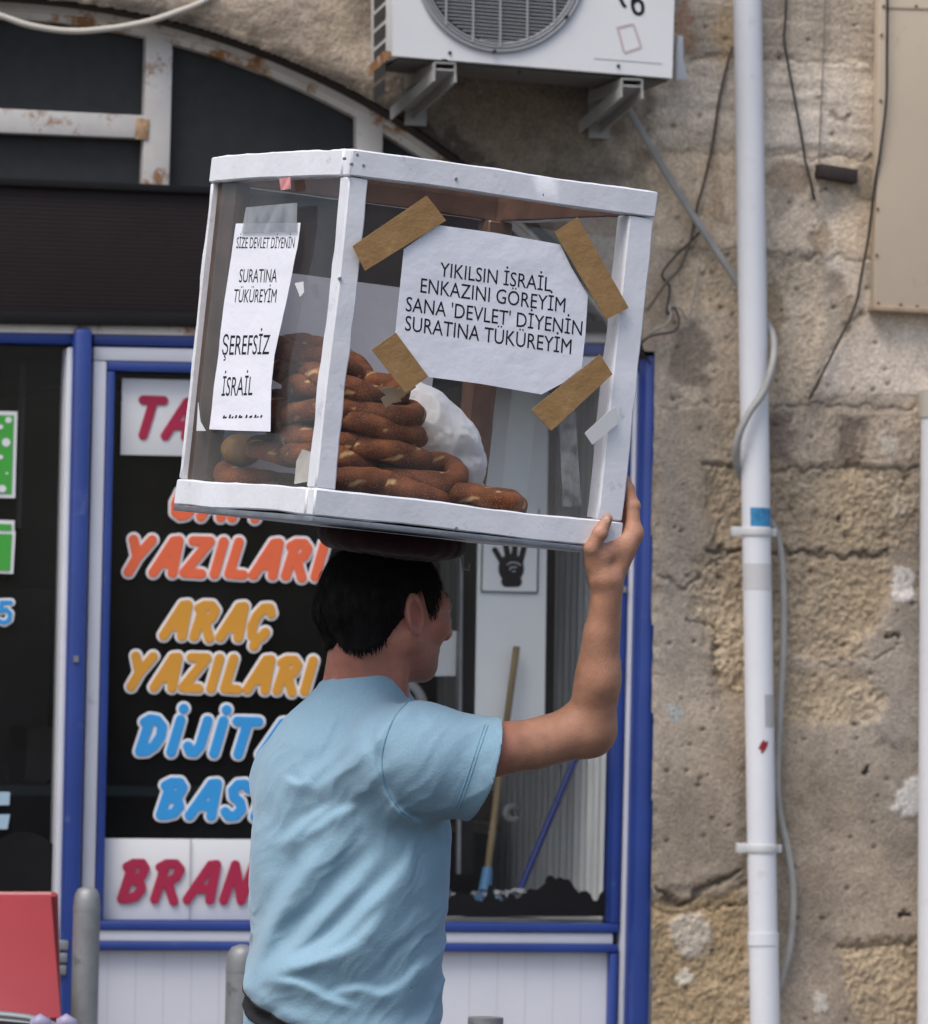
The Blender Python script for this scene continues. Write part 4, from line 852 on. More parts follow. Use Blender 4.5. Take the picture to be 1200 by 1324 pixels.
slab(.010, BW-.010, .010, BD-.010, BH-.008, BH-.003).build('top_pane', glass('clouded_top', (.96, .96, .96), .5, .06, (.6, .59, .57), 6, .22, .1), box)
slab(.030, BW-.030, .0062, .0082, .036, BH-.036).build('pane', M['pane_l'], box)
slab(.0062, .0082, .030, BD-.030, .036, BH-.036).build('pane', M['pane_l'], box)
slab(.030, BW-.030, BD-.0082, BD-.0062, .036, BH-.036).build('pane', M['pane_l'], box)
slab(BW-.0082, BW-.0062, .030, BD-.030, .036, BH-.036).build('pane', M['pane_l'], box)
# pale card lining the lower part of the rear pane
cdo = slab(.036, .395, BD-.0125, BD-.0095, .040, .362).build('card_lining', M['board'], box)
M['screw'] = mat('grey_screw', (.22, .22, .25), .5)
# small marks: screws and nicks on the paint
for x, y, pl in ((393, 640, 1), (446, 205, 0), (462, 200, 0), (470, 214, 0), (455, 212, 0), (590, 231, 0), (703, 252, 0), (452, 228, 0), (440, 360, 0), (590, 683, 0)):
    c = on_front(x, y, .003) if not pl else on_left(x, y, .003); n_ = -EY if not pl else -EX; s = EX if not pl else EY
    r = .0022 if not pl else .0034; MB().tube([c-n_*.004, c+n_*.0006], r, 8).build('screw', M['screw'], box)
# sheet with writing on the front pane
def flat(name, pts, fn, off, mt, parent=None, thick=.0006, n=-EY, origin=None):
    f = [fn(x, y, off) for x, y in pts]; k = len(f); bk = [p-n*thick for p in f]
    return MB().add(f+bk, [tuple(range(k)), tuple(range(2*k-1, k-1, -1))]+[(i, i+k, (i+1) % k+k, (i+1) % k) for i in range(k)]).build(name, mt, parent)
def pdisp(x, y):
    q3 = np.stack([x*.022, y*.03, 0*x], 1); return .0010*fbm(q3, 2)+.0002*fbm(q3*4, 2)+.0006
def paper(name, outline, fn, off, nrm, label):
    """thin sheet with slight crumple, cut to a photo outline on its pane"""
    P = np.asarray(outline, float); lo, hi = P.min(0), P.max(0)
    xs = np.arange(lo[0]-2, hi[0]+4, .9); ys = np.arange(lo[1]-2, hi[1]+4, .9); gx, gy = np.meshgrid(xs, ys, indexing='ij'); d = poly_sd(gx+.5*vnoise(np.stack([gx.ravel()*.1, gy.ravel()*.1, 0*gx.ravel()], 1)).reshape(gx.shape), gy, P); keep = d < .3
    cx, cy = P.mean(0); 
    rim = np.abs(d) < 2.6; d0, t0, s0 = seg_dist(gx, gy, np.vstack([P, P[:1]]))
    for it in range(2):                                                # pull the rim onto the outline
        e_ = .05; dd = poly_sd(gx, gy, P); gxx = (poly_sd(gx+e_, gy, P)-dd)/e_; gyy = (poly_sd(gx, gy+e_, P)-dd)/e_; pull = rim & (d > -1.25)
        gx = np.where(pull, gx-dd*gxx, gx); gy = np.where(pull, gy-dd*gyy, gy)
    V = fn(gx.ravel(), gy.ravel(), off); q3 = np.stack([gx.ravel()*.022, gy.ravel()*.03, 0*gx.ravel()], 1)
    V = V+nrm*pdisp(gx.ravel(), gy.ravel())[:, None]; idx = np.arange(gx.size).reshape(gx.shape)
    a = np.stack([idx[:-1, :-1], idx[1:, :-1], idx[1:, 1:], idx[:-1, 1:]], -1); kk = keep[:-1, :-1] & keep[1:, :-1] & keep[1:, 1:] & keep[:-1, 1:]; F = a[kk].reshape(-1, 4); gr = np.stack([gx.ravel(), gy.ravel()], 1); d1 = gr[F[:, 2]]-gr[F[:, 0]]; d2 = gr[F[:, 3]]-gr[F[:, 1]]; F = F[np.abs(d1[:, 0]*d2[:, 1]-d1[:, 1]*d2[:, 0]) > .1]
    u = np.unique(F); rm = -np.ones(gx.size, int); rm[u] = np.arange(len(u)); V = V[u]; F = rm[F]; k = len(V)
    ed = {}
    for f in F:
        for i in range(4): e = (f[i], f[(i+1) % 4]); ed[e] = 1
    bd = [e for e in ed if (e[1], e[0]) not in ed]
    VV = np.vstack([V, V-nrm*.0004]); FF = np.vstack([F, F[:, ::-1]+k, np.array([(e[1], e[0], e[0]+k, e[1]+k) for e in bd])])
    return tag(fast_mesh(name, VV, FF, M['paper'], smooth=True, sharp=50), label, 'paper')
sheet = paper('paper_sign', [(566, 291), (640, 301), (724, 316), (738, 345), (760, 382), (757, 430), (752, 476), (728, 495), (700, 510), (620, 496), (551, 487), (530, 458), (511, 431), (517, 370), (522, 322), (545, 306)], on_front, .0045, -EY, 'white sheet with four lines of writing taped to the front pane of the box')
strip = paper('paper_sign', [(306, 289), (389, 288), (385, 320), (374, 372), (364, 420), (355, 460), (351, 500), (350, 558), (310, 557), (271, 555), (275, 520), (283, 455), (289, 400), (298, 340)], on_left, .0045, -EX, 'narrow white paper strip with writing on the left pane of the box')
def text_mesh(s):
    cu = bpy.data.curves.new('t', 'FONT'); cu.body = s; cu.size = 1; cu.resolution_u = 3; cu.offset = .0; o = bpy.data.objects.new('t', cu); COL.objects.link(o)
    dg = bpy.context.evaluated_depsgraph_get(); me = bpy.data.meshes.new_from_object(o.evaluated_get(dg)); V = np.array([v.co[:] for v in me.vertices]); F = [tuple(p.vertices) for p in me.polygons]
    bpy.data.objects.remove(o); bpy.data.curves.remove(cu); bpy.data.meshes.remove(me); return V, F
_cap = text_mesh('E')[0]; CAPH = _cap[:, 1].max()
def writing(lines, fn, off, parent, slant=(0.07, -1), name='writing'):
    for s, A_, B_, cap in lines:
        b = MB()
        V, F = text_mesh(s); x0_, x1_ = V[:, 0].min(), V[:, 0].max(); t = (V[:, 0]-x0_)/(x1_-x0_); h = V[:, 1]/CAPH*cap
        px = A_[0]+(B_[0]-A_[0])*t+slant[0]*h; py = A_[1]+(B_[1]-A_[1])*t+slant[1]*h
        b.add(fn(px, py, off)+(-EY if fn is on_front else -EX)*(pdisp(px, py)+.00025)[:, None], F); b.build('writing_line', M['ink'], parent)
writing([('YIKILSIN İSRAİL', (568, 357), (712, 377), 18), ('ENKAZINI GÖREYİM', (543, 378), (730, 404), 18.5), ("SANA 'DEVLET' DİYENİN", (524, 402), (752, 434), 18.5), ('SURATINA TÜKÜREYİM', (523, 427), (738, 458), 19)], on_front, .0045, sheet)
writing([('SİZE DEVLET DİYENİN', (306, 321), (381, 321), 14), ('SURATINA', (309, 365), (358, 365), 17), ('TÜKÜREYİM', (302, 391), (357, 391), 17), ('ŞEREFSİZ', (287, 459), (348, 458), 25), ('İSRAİL', (287, 512), (327, 511), 24)], on_left, .0045, strip, slant=(.10, -1))
b = MB(); rr = np.random.default_rng(21)                                   # tops of a last line cut off by the fold
for x in np.linspace(289, 338, 13):
    x += rr.normal(0, .8); hgt = rr.uniform(2, 5); yb_ = 541-(x-289)*.02
    P4 = [(x-1.1, yb_), (x+1.6, yb_), (x+2.2, yb_-hgt), (x+.4, yb_-hgt)]; b.add(on_left(np.array([p[0] for p in P4]), np.array([p[1] for p in P4]), .0045)-EX*(pdisp(np.array([p[0] for p in P4]), np.array([p[1] for p in P4]))+.0003)[:, None], [(0, 1, 2, 3)])
b.build('cut_off_line', M['ink'], strip)['kind'] = 'stuff'
# tape
def tape(pts, label, off=.0105):
    o = flat('tape_strip', pts, on_front, off, M['tape'], thick=.0012); return tag(o, label, 'tape', 'brown tape strips holding the sheet')
tape([(456, 318), (552, 253), (577, 285), (472, 350)], 'longest brown tape strip, across the upper left corner of the sheet and onto the post')
tape([(717, 300), (747, 281), (813, 398), (784, 413)], 'brown tape strip across the upper right corner of the sheet')
tape([(481, 452), (512, 430), (554, 487), (524, 508)], 'short brown tape strip at the lower left corner of the sheet')
tape([(687, 530), (776, 458), (792, 484), (713, 557)], 'brown tape strip across the lower right corner of the sheet')
tag(flat('tape_scrap', [(756, 560), (786, 533), (797, 525), (799, 548), (766, 575)], on_front, .0095, mat('white_tape', (.66, .66, .66), .35), thick=.001), 'small whitish tape scrap on the lower right post of the box', 'tape')
tag(flat('clear_tape', [(318, 268), (384, 262), (383, 300), (312, 302)], on_left, .0085, M['clear_tape'], thick=.0005, n=-EX), 'clear tape above the narrow paper strip', 'tape')
tag(flat('clear_tape', [(722, 520), (742, 505), (752, 655), (728, 655)], on_front, .0030, M['clear_tape'], thick=.0005), 'long clear tape hanging down the front pane under the sheet', 'tape')
wt = mat('white_glint_tape', (.7, .7, .72), .2)
tag(flat('tape_scrap', [(256, 520), (259, 545), (266, 557), (254, 557)], on_left, .004, wt, thick=.0005, n=-EX), 'tiny white tape scrap left of the narrow strip\'s foot', 'tape')
tag(flat('tape_scrap', [(381, 366), (392, 364), (393, 378), (388, 384)], on_left, .004, wt, thick=.0005, n=-EX), 'tiny white tape scrap right of the narrow strip', 'tape')
tag(flat('tape_scrap', [(361, 231), (375, 229), (376, 244), (363, 246)], on_left, .004, mat('red_white_scrap', (.6, .25, .25), .5, var=.6, vscale=60), thick=.0005, n=-EX), 'small red and white scrap under the upper left rail', 'tape')
# sesame bread rings
def simit_mat():
    m = bpy.data.materials.new('baked_sesame_crust'); m.use_nodes = True; n = m.node_tree.nodes; l = m.node_tree.links; b = n['Principled BSDF']; b.inputs['Roughness'].default_value = .72; b.inputs['Specular IOR Level'].default_value = .3
    tc = n.new('ShaderNodeTexCoord'); a = n.new('ShaderNodeAttribute'); a.attribute_name = 'seam'; ns = n.new('ShaderNodeTexNoise'); ns.inputs['Scale'].default_value = 22; ns.inputs['Detail'].default_value = 5
    l.new(tc.outputs['Object'], ns.inputs[0]); r = n.new('ShaderNodeValToRGB'); e = r.color_ramp.elements; e[0].position = .3; e[0].color = (.075, .019, .007, 1); e[1].position = .72; e[1].color = (.33, .105, .034, 1); l.new(ns.outputs[0], r.inputs[0])
    vo = n.new('ShaderNodeTexVoronoi'); vo.inputs['Scale'].default_value = 400; l.new(tc.outputs['Object'], vo.inputs[0]); mr = n.new('ShaderNodeMapRange'); mr.inputs[1].default_value = .40; mr.inputs[2].default_value = .22; mr.inputs[3].default_value = 0; mr.inputs[4].default_value = .62; l.new(vo.outputs['Distance'], mr.inputs[0])
    m1 = n.new('ShaderNodeMix'); m1.data_type = 'RGBA'; l.new(mr.outputs[0], m1.inputs[0]); l.new(r.outputs[0], m1.inputs[6]); m1.inputs[7].default_value = (.42, .20, .075, 1)
    m2 = n.new('ShaderNodeMix'); m2.data_type = 'RGBA'; l.new(a.outputs['Fac'], m2.inputs[0]); l.new(m1.outputs[2], m2.inputs[6]); m2.inputs[7].default_value = (.60, .38, .17, 1); l.new(m2.outputs[2], b.inputs[0])
    bp = n.new('ShaderNodeBump'); bp.inputs['Distance'].default_value = .0015; bp.inputs['Strength'].default_value = .8; l.new(mr.outputs[0], bp.inputs['Height']); l.new(bp.outputs[0], b.inputs['Normal']); return m
M['simit'] = simit_mat()
def simit_mesh(seed, R=.062, r=.0185):
    g = np.random.default_rng(seed); nu_, nv = 110, 26; ph = g.uniform(0, 6.28); tw = g.choice([2, 3]); V = []; S = []
    A_ = g.uniform(.02, .10); p2 = g.uniform(0, 6.28)
    for i in range(nu_):
        t = 2*math.pi*i/nu_; Rt = R*(1+A_*math.cos(2*t+p2)+.03*math.cos(3*t+ph)); zt_ = .004*math.sin(2*t+ph); rt = r*(1+.10*math.sin(t*2+p2)+.05*math.sin(5*t+ph))
        for j in range(nv):
            a = 2*math.pi*j/nv; lob = abs(math.cos(a-tw*t+ph)); rr_ = rt*(.83+.18*lob**.7)
            rr_ *= 1+.03*math.sin(9*t+3*a)
            V.append(((Rt+rr_*math.cos(a))*math.cos(t), (Rt+rr_*math.cos(a))*math.sin(t), zt_+rr_*.92*math.sin(a)))
            S.append(max(0, min(1, (.27-lob)/.10))*(1 if math.sin(3*t+ph+4*j/nv) > .45 else 0))
    F = [(i*nv+j, ((i+1) % nu_)*nv+j, ((i+1) % nu_)*nv+(j+1) % nv, i*nv+(j+1) % nv) for i in range(nu_) for j in range(nv)]
    return np.array(V), np.array(F), np.array(S)
PROTO = []
def add_simit(i, pos, tilt, az, label, s=1.0):
    V, F, S = simit_mesh(i); 
    Rm = np.array(Matrix.Rotation(az, 3, 'Z') @ Matrix.Rotation(tilt, 3, 'X') @ Matrix.Rotation(i*1.3, 3, 'Z'))
    Vb = V*s@Rm.T+np.array(pos); Vw = cw(N0+Vb@RB.T)
    return tag(fast_mesh('bread_ring', Vw, F, M['simit'], attrs={'seam': S}), label, 'bread ring', 'sesame bread rings in the box')
hid = 'brown sesame bread ring inside the stack, mostly hidden behind the white corner post'
SIM = [((.290, .085, .052), .05, .4, 'bread ring lying furthest right on the floor of the box'), ((.190, .105, .049), .06, 1.2, 'lowest bread ring at the front of the pile, by the bottom rail'),
       ((.215, .120, .078), .24, -.9, 'twisted bread ring with pale seams lying tilted just under the plastic bag'), ((.115, .125, .055), .05, 2.0, hid), ((.098, .392, .047), .05, .9, 'flat bread ring on the floor seen through the left pane beside the bun'),
       ((.165, .145, .104), .08, .5, 'dark bread ring low in the right side of the stack'), ((.155, .150, .134), .07, 1.9, 'bread ring in the middle of the right side of the stack'), ((.150, .155, .163), .10, -.4, 'bread ring under the scraps of tan paper'),
       ((.102, .17, .085), .10, .7, hid), ((.104, .18, .115), .12, -1.2, hid), ((.100, .19, .146), .06, 2.4, 'bread ring with a pale crack at mid-height behind the left pane'), ((.122, .168, .196), .16, .2, 'topmost bread ring on the right of the stack'),
       ((.102, .20, .178), .10, 1.1, 'brown bread ring second from the top behind the left pane'), ((.106, .255, .232), .30, .5, 'topmost bread ring of the whole pile, seen behind the left pane'), ((.108, .25, .198), .22, 1.4, 'bread ring just under the topmost one, behind the left pane'), ((.10, .29, .09), .2, .1, hid), ((.12, .29, .125), .25, 2.1, hid), ((.11, .275, .165), .3, -.7, hid), ((.20, .24, .055), .05, .3, hid)]
for i, (p, t, a, lb_) in enumerate(SIM): add_simit(i+1, p, t, a, lb_)
# bun, scraps, bag
def crumple(V, c, amp, f): 
    d = V-c; d /= np.linalg.norm(d, axis=1)[:, None]; return V+d*(amp*(1-2*np.abs(fbm(V*f, 4)))[:, None])
def blob_sdf(c, r, Rm, amp, f): return lambda p: ell(p, c, r, Rm)-amp*(1-2.6*np.abs(fbm(p*f, 4)))
V, F = surface_nets(lambda p: ell(p, (.058, .402, .088), (.030, .032, .024)), (.01, .35, .05), (.11, .45, .125), .004)
tag(fast_mesh('bread_bun', cw(N0+V@RB.T), F, mat('golden_crust', (.34, .19, .06), .45, var=.4, vscale=25)), 'small round golden bun on the floor of the box behind the narrow strip', 'bun')
bc = np.array((.300, .265, .130)); Rm = np.array(Matrix.Rotation(.75, 3, 'Y'))
bsd = blob_sdf(bc, (.104, .075, .060), Rm, .0052, 16)
kn = bc+Rm@np.array((.100, 0, -.004))
V, F = surface_nets(lambda p: smin(bsd(p), cone(p, kn-Rm@np.array((.03, 0, 0)), kn+Rm@np.array((.006, .006, 0)), .020, .030)+.010*np.abs(fbm(p*60, 3)), .012), bc-.13, bc+.13, .0026)
tag(fast_mesh('plastic_bag', cw(N0+V@RB.T), F, M['bag']), 'crumpled white plastic bag behind the bread rings', 'bag')
def scrap(name, pts, mt, label, off=0): 
    V = [bx(*p) for p in pts]; k = len(V); n_ = np.cross(V[1]-V[0], V[2]-V[0]); n_ /= np.linalg.norm(n_); Bk = [p+n_*.0012 for p in V]
    tag(MB().add(V+Bk, [tuple(range(k)), tuple(range(2*k-1, k-1, -1))]+[(i, i+k, (i+1) % k+k, (i+1) % k) for i in range(k)]).build(name, mt), label, 'paper scrap')
scrap('paper_scrap', [(.014, .05, .048), (.016, .11, .042), (.018, .115, .075), (.016, .095, .092), (.014, .055, .088)], mat('pale_wrapper', (.55, .52, .46), .6, var=.1, vscale=40), 'pale wrapper leaning inside the left pane at the bottom')
scrap('paper_scrap', [(.011, .038, .042), (.012, .058, .044), (.011, .050, .078)], mat('red_wrapper', (.42, .04, .06), .6), 'small red wrapper corner at the bottom of the left pane next to the post')
tan = mat('tan_paper', (.50, .38, .24), .7, var=.1, vscale=40)
scrap('paper_scrap', [(.118, .068, .176), (.160, .058, .208), (.168, .060, .198), (.128, .070, .164)], tan, 'longer tan paper slip lying across a bread ring')
scrap('paper_scrap', [(.112, .066, .190), (.135, .062, .196), (.150, .066, .176), (.140, .068, .172)], tan, 'shorter tan paper slip crossing the longer one on a bread ring')
crm = MB(); g = np.random.default_rng(8)
for k in range(420):
    x, y = g.uniform(.015, .46), g.uniform(.02, .44); 
    if g.random() < .5: x = g.uniform(.012, .05)
    c = bx(x, y, .0255); s = g.uniform(.0012, .0028); d = np.array([math.cos(k), math.sin(k), .2]); crm.tube([c-d*s, c+d*s], [.0007, .0011], 5)
tag(crm.build('sesame_crumbs', mat('sesame', (.55, .36, .14), .6), smooth=True), 'loose sesame crumbs', 'crumbs', kind='stuff')
# ================================================================== THE MAN
D0 = 8.03
def J(px, py, d): 
    dd = D0+d; return np.array([(px-600)/FPX*dd, dd, (662-py)/FPX*dd])
def wpx(p): return 600+FPX*p[:, 0]/p[:, 1], 662-FPX*p[:, 2]/p[:, 1]
def frame(yaw, pitch=0, roll=0):
    f = np.array([math.cos(yaw), math.sin(yaw), 0]); s = np.array([math.sin(yaw), -math.cos(yaw), 0]); u = np.array([0, 0, 1.0])
    f2 = f*math.cos(pitch)+u*math.sin(pitch); u2 = -f*math.sin(pitch)+u*math.cos(pitch)
    s2 = s*math.cos(roll)+u2*math.sin(roll); u3 = -s*math.sin(roll)+u2*math.cos(roll)
    return np.stack([f2, s2, u3], 1)                                  # columns: forward, his right, up
HB = frame(math.radians(36), math.radians(-6)); HC = J(500, 783, .01)
TB = frame(math.radians(30), math.radians(4))
def L(B, c, f, s, u): return c+B@np.array([f, s, u])
h_ = lambda f, s, u: L(HB, HC, f, s, u)
NB = J(474, 922, .015)                                                # base of neck
CH = J(456, 1076, .02); WA = J(446, 1215, .02); HP = J(437, 1350, .02)
SR = J(538, 984, -.135); SL = L(TB, CH, .0, -.140, .075)
ELB = J(757, 941, -.055); WRI = J(784, 752, -.118)
DC = -.112                                                            # depth of the box's lower right front corner
def head_sdf(p):
    q = (p-HC)@HB
    a = np.abs(q[:, 1]); m = np.stack([q[:, 0], a, q[:, 2]], 1)          # mirrored
    d = ell(q, (-.010, 0, .012), (.092, .072, .082))
    d = smin(d, ell(q, (.032, 0, -.030), (.060, .057, .078)), .03)
    d = smin(d, cone(m, (.002, .056, -.052), (.066, .012, -.085), .0185, .017), .03)
    d = smin(d, ball(q, (.075, 0, -.088), .0145), .016)
    d = smin(d, ball(m, (.062, .040, -.020), .022), .022)
    d = smin(d, cone(m, (.082, .008, .020), (.066, .048, .017), .011, .009), .016)      # brow
    d = smax(d, -ball(m, (.104, .033, .002), .018), .012)                               # eye sockets
    d = np.minimum(d, ball(m, (.074, .032, .001), .0135))
    d = smin(d, cone(m, (.084, .020, .009), (.082, .044, .006), .005, .004), .005)
    d = smin(d, cone(q, (.088, 0, .010), (.110, 0, -.030), .0075, .0105), .012)
    d = smin(d, ball(m, (.102, .011, -.034), .0085), .007)
    d = smin(d, cone(m, (.094, 0, -.055), (.080, .022, -.059), .0065, .004), .006)
    d = smin(d, cone(m, (.090, 0, -.068), (.078, .020, -.064), .0072, .004), .006)
    d = smax(d, -cone(m, (.104, 0, -.0615), (.086, .024, -.061), .003, .002), .003)
    # ears: rim, lobe and hollow
    ec = np.array((-.004, .073, -.012)); e = m-ec; ca, sa = math.cos(.28), math.sin(.28)
    ef = e[:, 0]*ca+e[:, 2]*sa; eu = -e[:, 0]*sa+e[:, 2]*ca; el = e[:, 1]-.30*(-ef)-.002
    disc = np.hypot(ef/.0168, eu/.0295); ear = np.maximum((disc-1)*.0168, np.abs(el)-.0045)
    rim = np.hypot((disc-.86)*.020, el-.004)-.0036
    dish = np.hypot(np.hypot(ef-.003, (eu-.002)*.7)*1.0, (el-.0070)*1.3)-.0128
    ear = smin(smax(ear, -dish, .004), rim, .004); ear = smin(ear, ball(m, (-.006, .070, -.043), .0075), .006)
    d = smin(d, ear, .006)
    return d
def hand_sdf3(p):
    wr = WRI; I = [J(819, 690, DC+.012), J(818, 654, DC+.016), J(813, 632, DC+.019), J(808.5, 620, DC+.022)]
    Mi = [J(814, 687, DC+.036), J(812, 646, DC+.042), J(806, 624, DC+.045), J(801, 611, DC+.047)]
    Rg = [J(805, 688, DC+.058), J(802, 652, DC+.064), J(797, 634, DC+.066), J(792, 622, DC+.068)]
    Pk = [J(794, 696, DC+.078), J(791, 668, DC+.084), J(787, 652, DC+.086), J(783, 643, DC+.087)]
    Th = [J(771, 728, DC-.012), J(765, 709, DC-.026), J(776, 689, DC-.029), J(785.5, 671, DC-.026)]
    d = np.full(len(p), 1e9)
    for ch, r in ((I, (.0118, .0098, .0084, .0072)), (Mi, (.0118, .0098, .0086, .0074)), (Rg, (.0112, .0092, .008, .007)), (Pk, (.010, .0082, .0072, .0064))):
        f = cone(p, ch[0], ch[1], r[0], r[1])
        f = smin(f, cone(p, ch[1], ch[2], r[1], r[2]), .003); f = smin(f, cone(p, ch[2], ch[3], r[2], r[3]), .003)
        f = smin(f, ball(p, ch[1]+np.array([.0015, 0, 0]), r[1]*1.03), .003); d = np.minimum(d, f)
    palm = cone(p, wr+np.array([.004, .01, .004]), I[0], .0205, .0150)
    palm = smin(palm, cone(p, wr+np.array([.0, .02, .004]), Mi[0], .019, .0135), .012); palm = smin(palm, cone(p, wr+np.array([-.004, .03, .002]), Rg[0], .018, .013), .012); palm = smin(palm, cone(p, wr+np.array([-.008, .035, .0]), Pk[0], .017, .012), .012)
    d = smin(d, palm, .008)
    th = cone(p, wr+np.array([-.008, -.004, .006]), Th[0], .018, .0165); th = smin(th, cone(p, Th[0], Th[1], .0170, .0118), .006); th = smin(th, cone(p, Th[1], Th[2], .0116, .0100), .003)
    th = smin(th, cone(p, Th[2], Th[3], .0104, .0078), .003); th = smin(th, ball(p, Th[2], .0112), .003)
    d = smin(d, th, .007)
    d = smin(d, cone(p, J(781, 716, DC-.008), J(805, 706, DC+.006), .0165, .0150), .012)
    for ch in (I, Th):                                                   # creases at the joints
        for k in (1, 2): d = d+.0007*np.exp(-(np.linalg.norm(p-ch[k]-np.array([0, -.009, 0]), axis=1)/.004)**2)
    return d
def arm_sdf(p):
    d = cone(p, SR, J(650, 969, -.105), .052, .0310)
    d = smin(d, cone(p, J(640, 969, -.108), ELB, .0310, .0315), .03)
    d = smin(d, cone(p, J(690, 968, -.09), J(740, 952, -.065), .0295, .031), .02)
    d = smin(d, ball(p, J(768, 954, -.045), .021), .03)                 # point of the elbow
    d = smin(d, cone(p, J(769, 945, -.05), J(777, 868, -.085), .0155, .0140), .02)
    FA = J(774, 880, -.085)
    d = smin(d, cone(p, ELB+np.array([.006, 0, .004]), FA, .0325, .0255), .032)
    d = smin(d, cone(p, FA, WRI, .0270, .0205), .02)
    d = smin(d, cone(p, J(762, 895, -.08), J(772, 820, -.10), .017, .015), .02)
    d = smin(d, cone(p, J(781, 900, -.07), J(791, 765, -.108), .015, .012), .015)  # ulna side
    return d
def torso_core(p, g=0.0):
    q = (p-CH)@TB; d = ell(q, (0, 0, .0), (.116+g, .158+g, .185+g))
    q2 = (p-WA)@TB; d = smin(d, ell(q2, (0.0, 0, 0), (.110+g, .140+g, .20+g)), .06)
    q3 = (p-HP)@TB; d = smin(d, ell(q3, (-.005, 0, .0), (.110+g, .135+g, .17+g)), .06)
    d = smin(d, cone(p, SR, L(TB, CH, -.02, .05, .085), .058+g, .066+g), .04)
    d = smin(d, cone(p, SL, L(TB, CH, -.02, -.05, .085), .052+g, .066+g), .04)
    d = smin(d, cone(p, NB+np.array([-.01, .0, -.01]), J(512, 972, -.10), .040+g, .052+g), .04)    # trapezius
    d = smin(d, cone(p, NB+np.array([-.01, .01, -.01]), L(TB, CH, -.02, -.115, .07), .040+g, .048+g), .04)
    return d
def body_sdf(p):
    d = torso_core(p, 0)
    neck = cone(p, h_(-.022, 0, -.045), NB+np.array([-.002, .01, .005]), .0505, .056); neck = smin(neck, cone(p, h_(-.045, 0, -.03), NB+np.array([-.026, .0, .0]), .034, .042), .03)
    neck = smin(neck, cone(p, h_(-.012, .056, -.055), NB+np.array([.05, -.012, -.01]), .011, .013), .02)     # neck muscle behind the ear
    d = smin(d, neck, .035)
    d = smin(d, head_sdf(p), .014)
    d = smin(d, arm_sdf(p), .035)
    la = cone(p, SL, J(470, 1190, .20), .048, .038); la = smin(la, cone(p, J(470, 1190, .20), J(520, 1330, .20), .037, .024), .02); la = smin(la, ell(p, J(540, 1385, .20), (.03, .025, .05)), .02)
    d = smin(d, la, .03)
    d = smin(d, hand_sdf3(p), .012)
    return d
skin = bpy.data.materials.new('sunburnt_skin'); skin.use_nodes = True
def skin_setup(m):
    n = m.node_tree.nodes; l = m.node_tree.links; b = n['Principled BSDF']; b.inputs['Roughness'].default_value = .48; b.inputs['Specular IOR Level'].default_value = .4
    b.inputs['Subsurface Weight'].default_value = .12; b.inputs['Subsurface Radius'].default_value = (.010, .0035, .002); b.inputs['Subsurface Scale'].default_value = 1
    a = n.new('ShaderNodeAttribute'); a.attribute_name = 'tone'; tc = n.new('ShaderNodeTexCoord'); q = n.new('ShaderNodeTexNoise'); q.inputs['Scale'].default_value = 38; q.inputs['Detail'].default_value = 7; l.new(tc.outputs['Object'], q.inputs[0])
    mr = n.new('ShaderNodeMapRange'); mr.inputs[1].default_value = .3; mr.inputs[2].default_value = .7; mr.inputs[3].default_value = .84; mr.inputs[4].default_value = 1.14; l.new(q.outputs[0], mr.inputs[0])
    mx = n.new('ShaderNodeMix'); mx.data_type = 'RGBA'; mx.blend_type = 'MULTIPLY'; mx.inputs[0].default_value = 1; l.new(a.outputs[0], mx.inputs[6]); l.new(mr.outputs[0], mx.inputs[7]); l.new(mx.outputs[2], b.inputs[0])
    q2 = n.new('ShaderNodeTexNoise'); q2.inputs['Scale'].default_value = 420; q2.inputs['Detail'].default_value = 4; l.new(tc.outputs['Object'], q2.inputs[0]); bp = n.new('ShaderNodeBump'); bp.inputs['Distance'].default_value = .0009; l.new(q2.outputs[0], bp.inputs['Height']); l.new(bp.outputs[0], b.inputs['Normal'])
skin_setup(skin)
lo = np.array([-.37, 7.76, -.80]); hi = np.array([.275, 8.40, .075])
V, F = surface_nets(body_sdf, lo, hi, .0027, newton=2)
hp_ = (V-HC)@HB; hp_[np.linalg.norm(hp_, axis=1) > .17] = (9, 9, 9)
tone = np.zeros((len(V), 3)); tone[:] = (.48, .242, .152)
xx, yy = wpx(V)
nk = sstep(690, 640, xx)[:, None]; tone = tone*(1-nk)+np.array((.43, .175, .120))*nk                        # ruddier head and neck
er = sstep(.030, .012, np.linalg.norm((hp_-np.array((-.004, .074, -.012)))*np.array([1, .7, .8]), axis=1))[:, None]; tone = tone*(1-er)+np.array((.50, .20, .15))*er
lip = sstep(.012, .005, np.linalg.norm((hp_-np.array((.098, 0, -.063)))*np.array([1, .4, 1]), axis=1))[:, None]; tone = tone*(1-lip)+np.array((.36, .12, .10))*lip
beard = (sstep(.035, .015, np.abs(hp_[:, 2]+.088))*sstep(.035, .06, hp_[:, 0]))[:, None]*.45; tone = tone*(1-beard)+np.array((.16, .10, .08))*beard    # stubble
chn = sstep(.014, .007, np.linalg.norm((hp_-np.array((.094, 0, -.084)))*np.array([1, .7, .7]), axis=1))[:, None]*.85; tone = tone*(1-chn)+np.array((.04, .03, .028))*chn
knk = np.zeros(len(V))
for P in (J(818, 654, DC), J(818, 690, DC), J(776, 689, DC-.03), J(765, 709, DC-.03), J(785, 672, DC-.03), J(808, 622, DC)): knk = np.maximum(knk, np.exp(-(np.linalg.norm((V-P)*np.array([1, .3, 1]), axis=1)/.009)**2))
tone = tone*(1-.35*knk[:, None])+np.array((.56, .32, .25))*.35*knk[:, None]
eb = np.zeros(len(V)); tone *= (1+.10*fbm(V*9, 3))[:, None]
